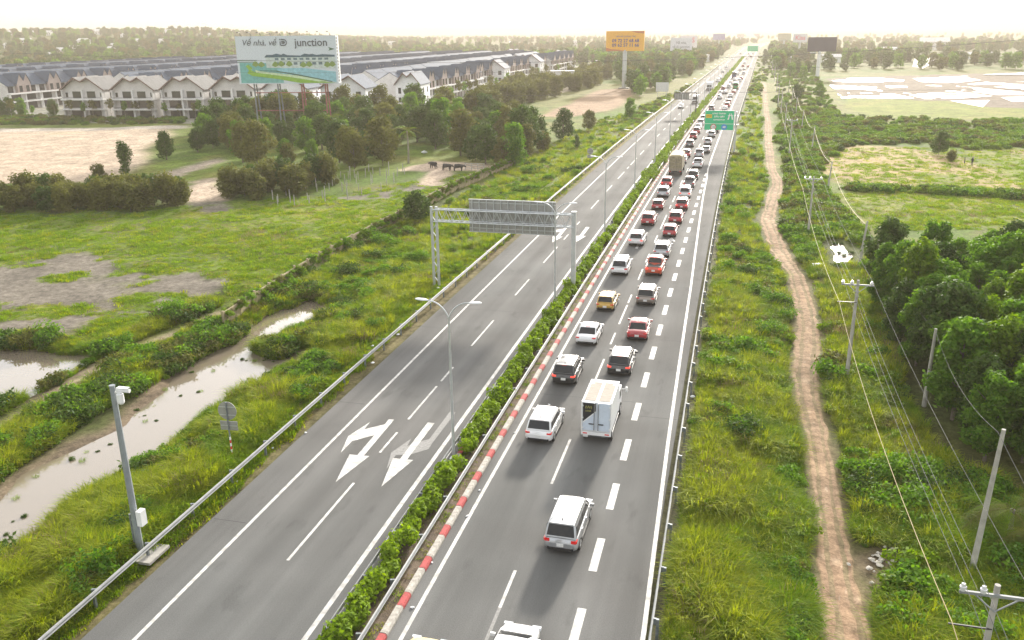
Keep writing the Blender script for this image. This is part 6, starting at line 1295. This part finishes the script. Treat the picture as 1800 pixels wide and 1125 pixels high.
def row_parts():                                                  # terraced pair, facade towards +X, 15.8 m along Y
    W = 15.9; w = W/2; out = []
    out.append(('wall', MB().prism([(-7, 0), (6, 0), (6, 9.5), (-.5, 13.), (-7, 9.5)], 'y', -w, w), M_WALLG, None))
    mb = MB(); roof_prism(mb, [(-7.8, 9.0), (-.5, 13.1), (6.9, 9.0)], 'y', -w-.02, w+.02); out.append(('roof', mb, M_SLATE, None))
    out.append(('ridge_cap', MB().box((-.5, 0, 13.36), (.2, W, .08)), M_TRIMW, 'roof'))
    prof = [(-3.7, 9.6), (-1.65, 13.5), (0, 10.8), (1.65, 13.5), (3.7, 9.6)]
    mb = MB(); roof_prism(mb, prof, 'x', 0., 7.5); out.append(('gable_roof', mb, M_SLATE, None))
    mb = MB(); mb.add([(7.3, -3.4, 6.4), (7.3, 3.4, 6.4), (7.3, 3.4, 9.9), (7.3, 1.65, 13.3), (7.3, 0, 10.7), (7.3, -1.65, 13.3), (7.3, -3.4, 9.9)], [(0, 1, 2, 3, 4, 5, 6)]); mb.box((6.6, -3.35, 8.), (1.4, .1, 3.4)).box((6.6, 3.35, 8.), (1.4, .1, 3.4)).box((6.6, 0, 8.), (1.4, .4, 3.4)); out.append(('gable_face', mb, M_SIDE, None))
    for s in (-1, 1): out.append(('window', MB().box((7.34, s*1.75, 7.9), (.08, 1.5, 2.3)), M_WIN, None)); out.append(('window', MB().box((6.03, s*5.7, 7.7), (.08, 2.6, 2.3)), M_WIN, None)); out.append(('window', MB().box((6.03, s*3.8, 4.6), (.08, 5.4, 2.3)), M_WIN, None)); out.append(('window', MB().box((6.03, s*3.8, 1.5), (.08, 5.4, 2.6)), M_WIN, None))
    for z in (3.1, 6.2): out.append(('balcony', MB().box((6.9, 0, z), (2.2, W, .45)), M_SLAB, None))
    for s in (-1, 0, 1): out.append(('pier', MB().box((7.2, s*(w-.3), 3.1), (.5, .45, 6.2)), M_SLAB, None))
    return out
def house(name, parts, x, y, rz, label, group, sx=1., sy=1., shared={}):
    g = empty(name, (x, y, hz1(x, y)-.05), rz, label, 'house', group); g.scale = (sx, sy, 1.); made = {}
    for nm, mesh, par in parts:
        o = link(nm, mesh, made.get(par, g)); made.setdefault(nm, o)
    return g
def bake(parts): return [(n, mb.mesh(n, m), p) for n, mb, m, p in parts]
def single(parts, name):
    mats = []; mb = MB()
    for n, b, m, p in parts:
        if m not in mats: mats.append(m)
        mb.add(b.v, b.f, mats.index(m))
    return mb.mesh(name, mats)
VG, VW, RP = villa_parts(), villa_parts(True), row_parts(); VGm, VWm, RPm = bake(VG), bake(VW), bake(RP); R1 = single(RP, 'row_house'); VW1 = single(VW, 'end_house')
VL = ['grey twin-gabled villa at the left end of the front row', 'second grey twin-gabled villa of the front row', 'third grey twin-gabled villa of the front row', 'grey twin-gabled villa right before the big billboard']
for i, (x, y) in enumerate([(-217, 256), (-199, 258.5), (-181.5, 261), (-164, 263.5)]): house('villa', VGm, x, y, .13, VL[i], 'front row of villas')
house('villa', VWm, -146, 266, .13, 'white villa showing under the big billboard', 'front row of villas'); house('villa', VWm, -126, 268, .1, 'white twin-gabled house at the near end of the right row', 'front row of villas'); house('villa', VWm, -111.5, 290, .1, 'narrow white gabled end house beside the street trees', 'front row of villas', .6)
ROWS = [(-123, 312, 645, 'rightmost'), (-172, 300, 695, 'second'), (-222, 296, 690, 'third'), (-277, 288, 680, 'fourth'), (-327, 300, 610, 'fifth'), (-377, 330, 540, 'sixth')]
for X, a, b, nm in ROWS:
    y = a; i = 0
    while y < b:
        near = y < a+52 and nm in ('rightmost', 'third', 'fourth'); x = X+(-3 if nm == 'rightmost' and 400 < y < 560 else 0)
        lab = '%s slate-roofed house pair from the near end of the %s terrace' % (ordinal(i+1), nm); grp = '%s row of terraced houses' % nm
        if near: house('terraced_house', RPm, x, y, 0, ('near-end ' if i == 0 else ('second ' if i == 1 else ('third ' if i == 2 else 'fourth ')))+'slate-roofed house pair of the %s terrace' % nm, grp)
        else:
            o = link('terraced_house', R1, None, (x, y, hz1(x, y)-.05)); tag(o, lab, 'house', grp)
        if y > a+10 and y < b-14 and nm != 'sixth':
            o = link('terraced_house', R1, None, (x-19, y+3, hz1(x, y)-.05), math.pi); tag(o, '%s house pair from the near end backing onto the %s terrace' % (ordinal(i), nm), 'house', 'houses behind the %s row' % nm)
        y += 16.1; i += 1
for (x, y), lb in zip(((-128, 652), (-178, 705), (-120, 432), (-121, 520)), ('white end house closing the rightmost terrace far off', 'white end house closing the second terrace far off', 'nearer white gabled house breaking the rightmost terrace', 'farther white gabled house breaking the rightmost terrace')): tag(link('end_house', VW1, None, (x, y-6, hz1(x, y)-.05), .05), lb, 'house', 'white end houses of the estate')
# site cabins, sheds
M_CABIN = pm('cabin_white', (.60, .62, .64), .6, var=.08)
def cabin(px, py, L, Dp, Hh, label):
    x, y, z = P(px, py); g = empty('site_cabin', (x, y, z), .05, label, 'cabin', 'white cabins beside the estate road')
    MB().box((0, Dp/2, Hh/2), (L, Dp, Hh)).build('wall', M_CABIN, g); MB().box((0, Dp/2, Hh+.1), (L+1.2, Dp+1.6, .18)).build('roof', M_SLAB, g)
    for i in range(max(2, int(L/3))): MB().box((-L/2+L*(i+.5)/max(2, int(L/3)), -.02, Hh*.5), (1.2, .06, 1.4)).build('window', M_WIN, g)
cabin(987, 146, 13, 6, 6.2, 'large white site cabin with a flat roof below the terraces'); cabin(966, 145, 5, 5, 4.8, 'low white cabin beside the large site cabin'); cabin(847, 163, 5.5, 4, 3.6, 'small white container behind the yellow scrub'); cabin(917, 146, 4.5, 4, 4.2, 'pale kiosk among the street trees'); cabin(1003, 124, 6, 5, 4.2, 'far white container on the estate sand'); cabin(1054, 117, 6, 5, 4.5, 'far pale hut at the end of the estate road')
# houses scattered over the wooded rise and the far fields
mb = MB(); mb.box((0, 0, 2.2), (11, 7, 4.6), 0); roof_prism(mb, [(-4.2, 4.3), (0, 6.6), (4.2, 4.3)], 'x', -6, 6, .2, 1); mb.box((-2.5, -3.53, 2), (1.6, .06, 1.6), 2).box((2.5, -3.53, 2), (1.6, .06, 1.6), 2)
FH = mb.mesh('far_house', [M_WALLW, M_SLAB, M_WIN]); rr = random.Random(9)
for px, d in [(18, 900), (60, 1200), (88, 760), (92, 1150), (105, 820), (120, 1300), (150, 1000), (178, 1250), (195, 860), (205, 950), (222, 1150), (240, 1000), (262, 1300), (285, 1050), (300, 1250), (330, 1400), (352, 1000), (372, 1250), (640, 1500), (690, 1500), (900, 1500), (1010, 1600), (25, 1250), (48, 980), (135, 880)]:
    g = at_dist(px, 90, d*.95); x, y = float(g[0]), float(g[1]); o = link('far_house', FH, None, (x, y, hz1(x, y)+.5), rr.uniform(-.6, .6)); o.scale = (rr.uniform(.7, 1.2),)*2+(rr.uniform(.8, 1.3),); tag(o, 'small white house showing between trees on the hazy rise', 'house', 'white houses on the hazy rise')
for px, py, s, lb in [(1372, 112, 1., 'low white shed among trees left of the dark billboard'), (1565, 97, 1.2, 'white farm building behind the tree belt'), (1640, 88, 2.2, 'long pale warehouse on the right horizon'), (1735, 106, 1., 'small white house beyond the flooded fields'), (1700, 104, .9, 'second small white house beyond the flooded fields'), (1460, 110, 1., 'white hut right of the dark billboard column')]:
    x, y, z = P(px, py); o = link('farm_building', FH, None, (x, y, z), rr.uniform(-.3, .3)); o.scale = (s*1.3, s, s); tag(o, lb, 'house')
tag(MB().box((0, 0, 0), (90, 120, 6)).build('greenhouse', M_SLAB, None, (-70., 860., 2.)), 'long white greenhouse roofs glowing below the orange billboard', 'building')
# ------------------------------------------------------------------ boundary wall with creepers
M_WALLT = pm('stained_wall', (.34, .28, .17), .9, var=.35, sc=1.2, bump=.3, bsc=8, col2=(.20, .17, .10))
wp = [PX([(q, w)])[0] for q, w in ((395, 580), (520, 497), (620, 436), (715, 384), (790, 342), (870, 306), (905, 290))]
wall = empty('boundary_wall', (wp[0][0], wp[0][1], 0), 0, 'long stained concrete wall overgrown with yellow-green creeper', 'wall'); W0 = wall.location
_pan = MB().box((1.5, 0, .75), (2.9, .1, 2.1)).mesh('panel', M_WALLT); _pst = MB().box((0, 0, .8), (.2, .2, 2.35)).mesh('post', M_WALLT); vine = []
for a, b in zip(wp, wp[1:]):
    L = math.hypot(b[0]-a[0], b[1]-a[1]); n = max(1, int(L/3.)); an = math.atan2(b[1]-a[1], b[0]-a[0])
    for i in range(n):
        t = i/n; x, y = a[0]+(b[0]-a[0])*t, a[1]+(b[1]-a[1])*t; z = hz1(x, y)
        o = link('panel', _pan, wall, (x-W0.x, y-W0.y, z+random.uniform(-.05, .05)), an); o.scale = (L/n/3., 1, 1); link('post', _pst, wall, (x-W0.x, y-W0.y, z), an)
        for k in range(9):
            u = random.random(); h = random.choice((1.75, 1.7, 1.5, 1.1, .1)); vine.append((x+(b[0]-a[0])/n*u+random.uniform(-.25, .3), y+(b[1]-a[1])/n*u, z+h-.35))
v = np.array(vine); scatter('creeper', v, RNG.uniform(.4, .85, len(v)), RNG.choice([1, 1, 3, 5, 0], len(v)), C_SHRUB, 'yellow-green creeper spilling over the concrete wall', .3)
# ------------------------------------------------------------------ posts of the small plantation
_fp = MB().box((0, 0, .75), (.14, .14, 1.7), taper=.8).mesh('plantation_post', M_POLE)
for i, (x, y) in enumerate(spaced([(470, 352), (560, 322), (620, 305), (700, 296), (730, 306), (700, 325), (640, 345), (560, 356), (490, 366)], 52, 2.0, 501)):
    o = link('plantation_post', _fp, None, (x, y, hz1(x, y)), random.uniform(0, 1.5)); o.scale = (1, 1, random.uniform(.7, 1.15)); o.rotation_euler.x = random.uniform(-.06, .06); tag(o, 'weathered concrete post standing in the small plantation', 'post', 'concrete posts of the plantation')
# ------------------------------------------------------------------ buffaloes and the person in the field
def skin(name, pts, edges, rad, mat, root=0, sub=1):
    me = D.meshes.new(name); me.from_pydata(pts, edges, []); o = D.objects.new(name, me); COL.objects.link(o)
    o.modifiers.new('s', 'SKIN'); sv = me.skin_vertices[0].data
    for i, r_ in enumerate(rad): sv[i].radius = (r_, r_) if not hasattr(r_, '__len__') else r_
    sv[root].use_root = True; m = o.modifiers.new('u', 'SUBSURF'); m.levels = sub; m.render_levels = sub
    bpy.context.view_layer.update(); nm = D.meshes.new_from_object(o.evaluated_get(bpy.context.evaluated_depsgraph_get())); D.objects.remove(o); nm.name = name
    nm.materials.clear(); nm.materials.append(mat); nm.polygons.foreach_set('use_smooth', [True]*len(nm.polygons)); return nm
M_HIDE = pm('buffalo_hide', (.045, .04, .038), .8, var=.3); M_HORN = pm('horn', (.10, .09, .08), .5)
bp = [(0, 0, 1.02), (.55, 0, 1.08), (1.0, 0, 1.12), (1.35, 0, 1.15), (1.65, 0, 1.05), (1.95, 0, .88),            # spine, neck, head, muzzle
      (-.45, 0, 1.05), (-.6, 0, .8), (-.66, 0, .5),                                                          # rump, tail
      (1.0, .22, .62), (1.0, .23, .34), (1.02, .23, .04), (1.0, -.22, .62), (1.0, -.23, .34), (1.02, -.23, .04),
      (-.35, .22, .68), (-.5, .23, .40), (-.42, .23, .04), (-.35, -.22, .68), (-.5, -.23, .40), (-.42, -.23, .04)]
be = [(0, 1), (1, 2), (2, 3), (3, 4), (4, 5), (0, 6), (6, 7), (7, 8), (2, 9), (9, 10), (10, 11), (2, 12), (12, 13), (13, 14), (6, 15), (15, 16), (16, 17), (6, 18), (18, 19), (19, 20)]
br = [.42, .40, .36, .24, .19, .12, .33, .06, .04, .15, .09, .08, .15, .09, .08, .17, .09, .08, .17, .09, .08]
BUF = skin('buffalo', bp, be, br, M_HIDE)
for px, py, rz, lb in ((764, 297, 2.6, 'dark buffalo at the left of the pair in the yard'), (783, 300, -.15, 'dark buffalo facing right in the middle of the yard'), (803, 301, .1, 'dark buffalo standing apart near the pen')):
    x, y, z = P(px, py); g = empty('buffalo', (x, y, z), rz, lb, 'buffalo', 'buffaloes in the yard'); link('body', BUF, g)
    for s in (-1, 1): MB().path([(1.62, s*.12, 1.18), (1.5, s*.38, 1.3), (1.3, s*.5, 1.42)], [.05, .035, .01], 6).build('horn', M_HORN, g)
M_CLOTH = pm('dark_clothes', (.03, .032, .04), .9, var=.2)
hp = [(0, 0, .95), (0, 0, 1.15), (0, 0, 1.38), (0, 0, 1.5), (0, .02, 1.62), (.1, 0, .88), (.12, .02, .48), (.12, 0, .06), (.12, .12, .03), (-.1, 0, .88), (-.12, .02, .48), (-.12, 0, .06), (-.12, .12, .03), (.2, 0, 1.38), (.27, .02, 1.1), (.24, .16, .92), (-.2, 0, 1.38), (-.27, .02, 1.1), (-.24, .14, .9)]
he = [(0, 1), (1, 2), (2, 3), (3, 4), (0, 5), (5, 6), (6, 7), (7, 8), (0, 9), (9, 10), (10, 11), (11, 12), (2, 13), (13, 14), (14, 15), (2, 16), (16, 17), (17, 18)]
PER = skin('body', hp, he, [.13, .13, .15, .06, .10, .09, .065, .05, .04, .09, .065, .05, .04, .07, .05, .035, .07, .05, .035], M_CLOTH)
x, y, z = P(1708, 291); g = empty('person', (x, y, z), 2.4, 'person in dark clothes standing at the edge of the dry field', 'person'); link('body', PER, g); MB().tube((0, .02, 1.66), (0, .02, 1.82), .22, .02, 12).build('hat', M_SOFF, g)
x, y, z = P(1695, 287); tag(MB().box((0, 0, .5), (.18, .18, 1.2), taper=.7).box((0, 0, 1.15), (.26, .12, .12)).build('field_stake', M_DARK, None, (x, y, z)), 'short dark stake near the person in the field', 'post')
# cattle pen frame behind the buffaloes
x, y, z = P(835, 300); g = empty('cattle_pen', (x, y, z), .05, 'small pale cattle pen behind the buffaloes', 'pen')
for i in range(4): MB().tube((-2+i*1.3, 0, -.2), (-2+i*1.3, 0, 1.5), .07).build('post', M_POLE, g)
for zz in (.5, 1., 1.4): MB().box((-.05, 0, zz), (4.1, .06, .1)).build('rail', M_POLE, g)

# ------------------------------------------------------------------ litter, rope, stones, water plants
def crumple(seed, s):
    rr = random.Random(seed); mb = MB(); mb.ball((0, 0, s*.3), (s, s*.7, s*.35), 7, 4); mb.v = [tuple(c*rr.uniform(.6, 1.3) for c in p) for p in mb.v]; return mb
M_LIT = pm('white_plastic', (.70, .71, .72), .5, var=.1); LIT = [crumple(i, .13).mesh('litter', M_LIT) for i in range(4)]
def litter(px, py, sc, label, group=None, name='plastic_scrap', cat='litter', mesh=None):
    x, y, z = P(px, py); s = x-float(xc(y)); z = max(z, 0.005) if RAIL_L+1.1 < s < -2.5 else z+.08
    o = link(name, mesh or random.choice(LIT), None, (x, y, z), random.uniform(0, 6)); o.scale = (sc,)*3; return tag(o, label, cat, group)
for px, py in ((165, 1037), (105, 1073), (72, 1105), (232, 952), (300, 942), (298, 960), (410, 735), (275, 822), (406, 818), (635, 640), (770, 508), (655, 610), (415, 850), (480, 790), (655, 640), (700, 590), (820, 485), (538, 770)): litter(px, py, random.uniform(.7, 1.7), 'scrap of white litter by the left guard rail', 'litter along the left guard rail')
for px, py in ((1254, 848), (1190, 1010), (1205, 960), (1218, 700), (1232, 690), (1200, 980), (1264, 395), (1240, 550), (1258, 420), (1226, 620), (1240, 520)): litter(px, py, random.uniform(.7, 1.6), 'scrap of white litter in the right verge grass', 'litter along the right guard rail')
for px, py in ((822, 918), (843, 872), (725, 1080), (760, 1000), (905, 770), (965, 720)): litter(px, py, random.uniform(.5, .9), 'small white scrap lying on the median soil', 'litter on the median')
litter(1197, 1040, 3.2, 'large crumpled white plastic sheet in the verge grass'); litter(1437, 472, 7, 'pale tarpaulin lying beside the glinting pond', name='tarpaulin', cat='tarpaulin'); litter(745, 270, 6, 'white sack at the edge of the wood', name='sack', cat='sack')
STN = [crumple(20+i, .17).mesh('stone', pm('pale_stone%d' % i, (.50, .46, .40), .9, var=.15)) for i in range(3)]
rr = random.Random(4)
for i in range(34): litter(rr.gauss(1546, 16), rr.gauss(985, 13), rr.uniform(.5, 1.1), 'pale stone in the heap beside the dirt track', 'stones dumped beside the dirt track', 'stone', 'stone', rr.choice(STN))
x, y, z = P(247, 846); mb = MB(); M_ROPE = pm('blue_rope', (.05, .20, .45), .7)
for i in range(6):
    r0 = .35+.07*i; mb.path([(math.cos(a)*r0*1.7+.1*math.sin(i), math.sin(a)*r0*.7, .12+.03*i+.05*math.sin(3*a+i)) for a in np.linspace(0, 6.1, 20)], .035, 5)
tag(mb.build('rope_coil', M_ROPE, None, (x, y, z+.25), .35), 'tangled blue rope lying on the grassy pond bank', 'rope')
for i, (px, py) in enumerate(((375, 653), (337, 655), (348, 689), (354, 688), (318, 696), (254, 731), (255, 741), (274, 740), (194, 781), (152, 795), (172, 794), (125, 808), (145, 811), (437, 666), (500, 638), (28, 877), (10, 940), (240, 722), (290, 686), (425, 632), (433, 634), (448, 635), (463, 634), (480, 636), (64, 838), (22, 917), (42, 908))):
    g = G(px, py, WATER_Z); o = link('water_plant', shr[2] if i % 3 else tufts[1], None, (float(g[0]), float(g[1]), WATER_Z-.1), random.uniform(0, 6)); s = random.uniform(.14, .3) if i % 3 else random.uniform(.3, .5); o.scale = (s, s, s*1.2); tag(o, 'small dark clump of plants standing in the muddy pond', 'plant', 'plant clumps in the muddy pond')
for i, (px, py) in enumerate(((1462, 440), (1468, 430), (1478, 429), (1487, 437), (1496, 446), (1498, 456), (1490, 464), (1480, 462), (1472, 466), (1465, 460), (1476, 446), (1484, 450))):
    g = G(px, py, WATER_Z); o = link('pond_plant', shr[2] if i % 3 else tufts[1], None, (float(g[0]), float(g[1]), WATER_Z-.1), random.uniform(0, 6)); s = random.uniform(.22, .5); o.scale = (s, s, s*1.2); tag(o, 'dark reed clump at the rim of the glinting pond', 'plant', 'reed clumps round the glinting pond')
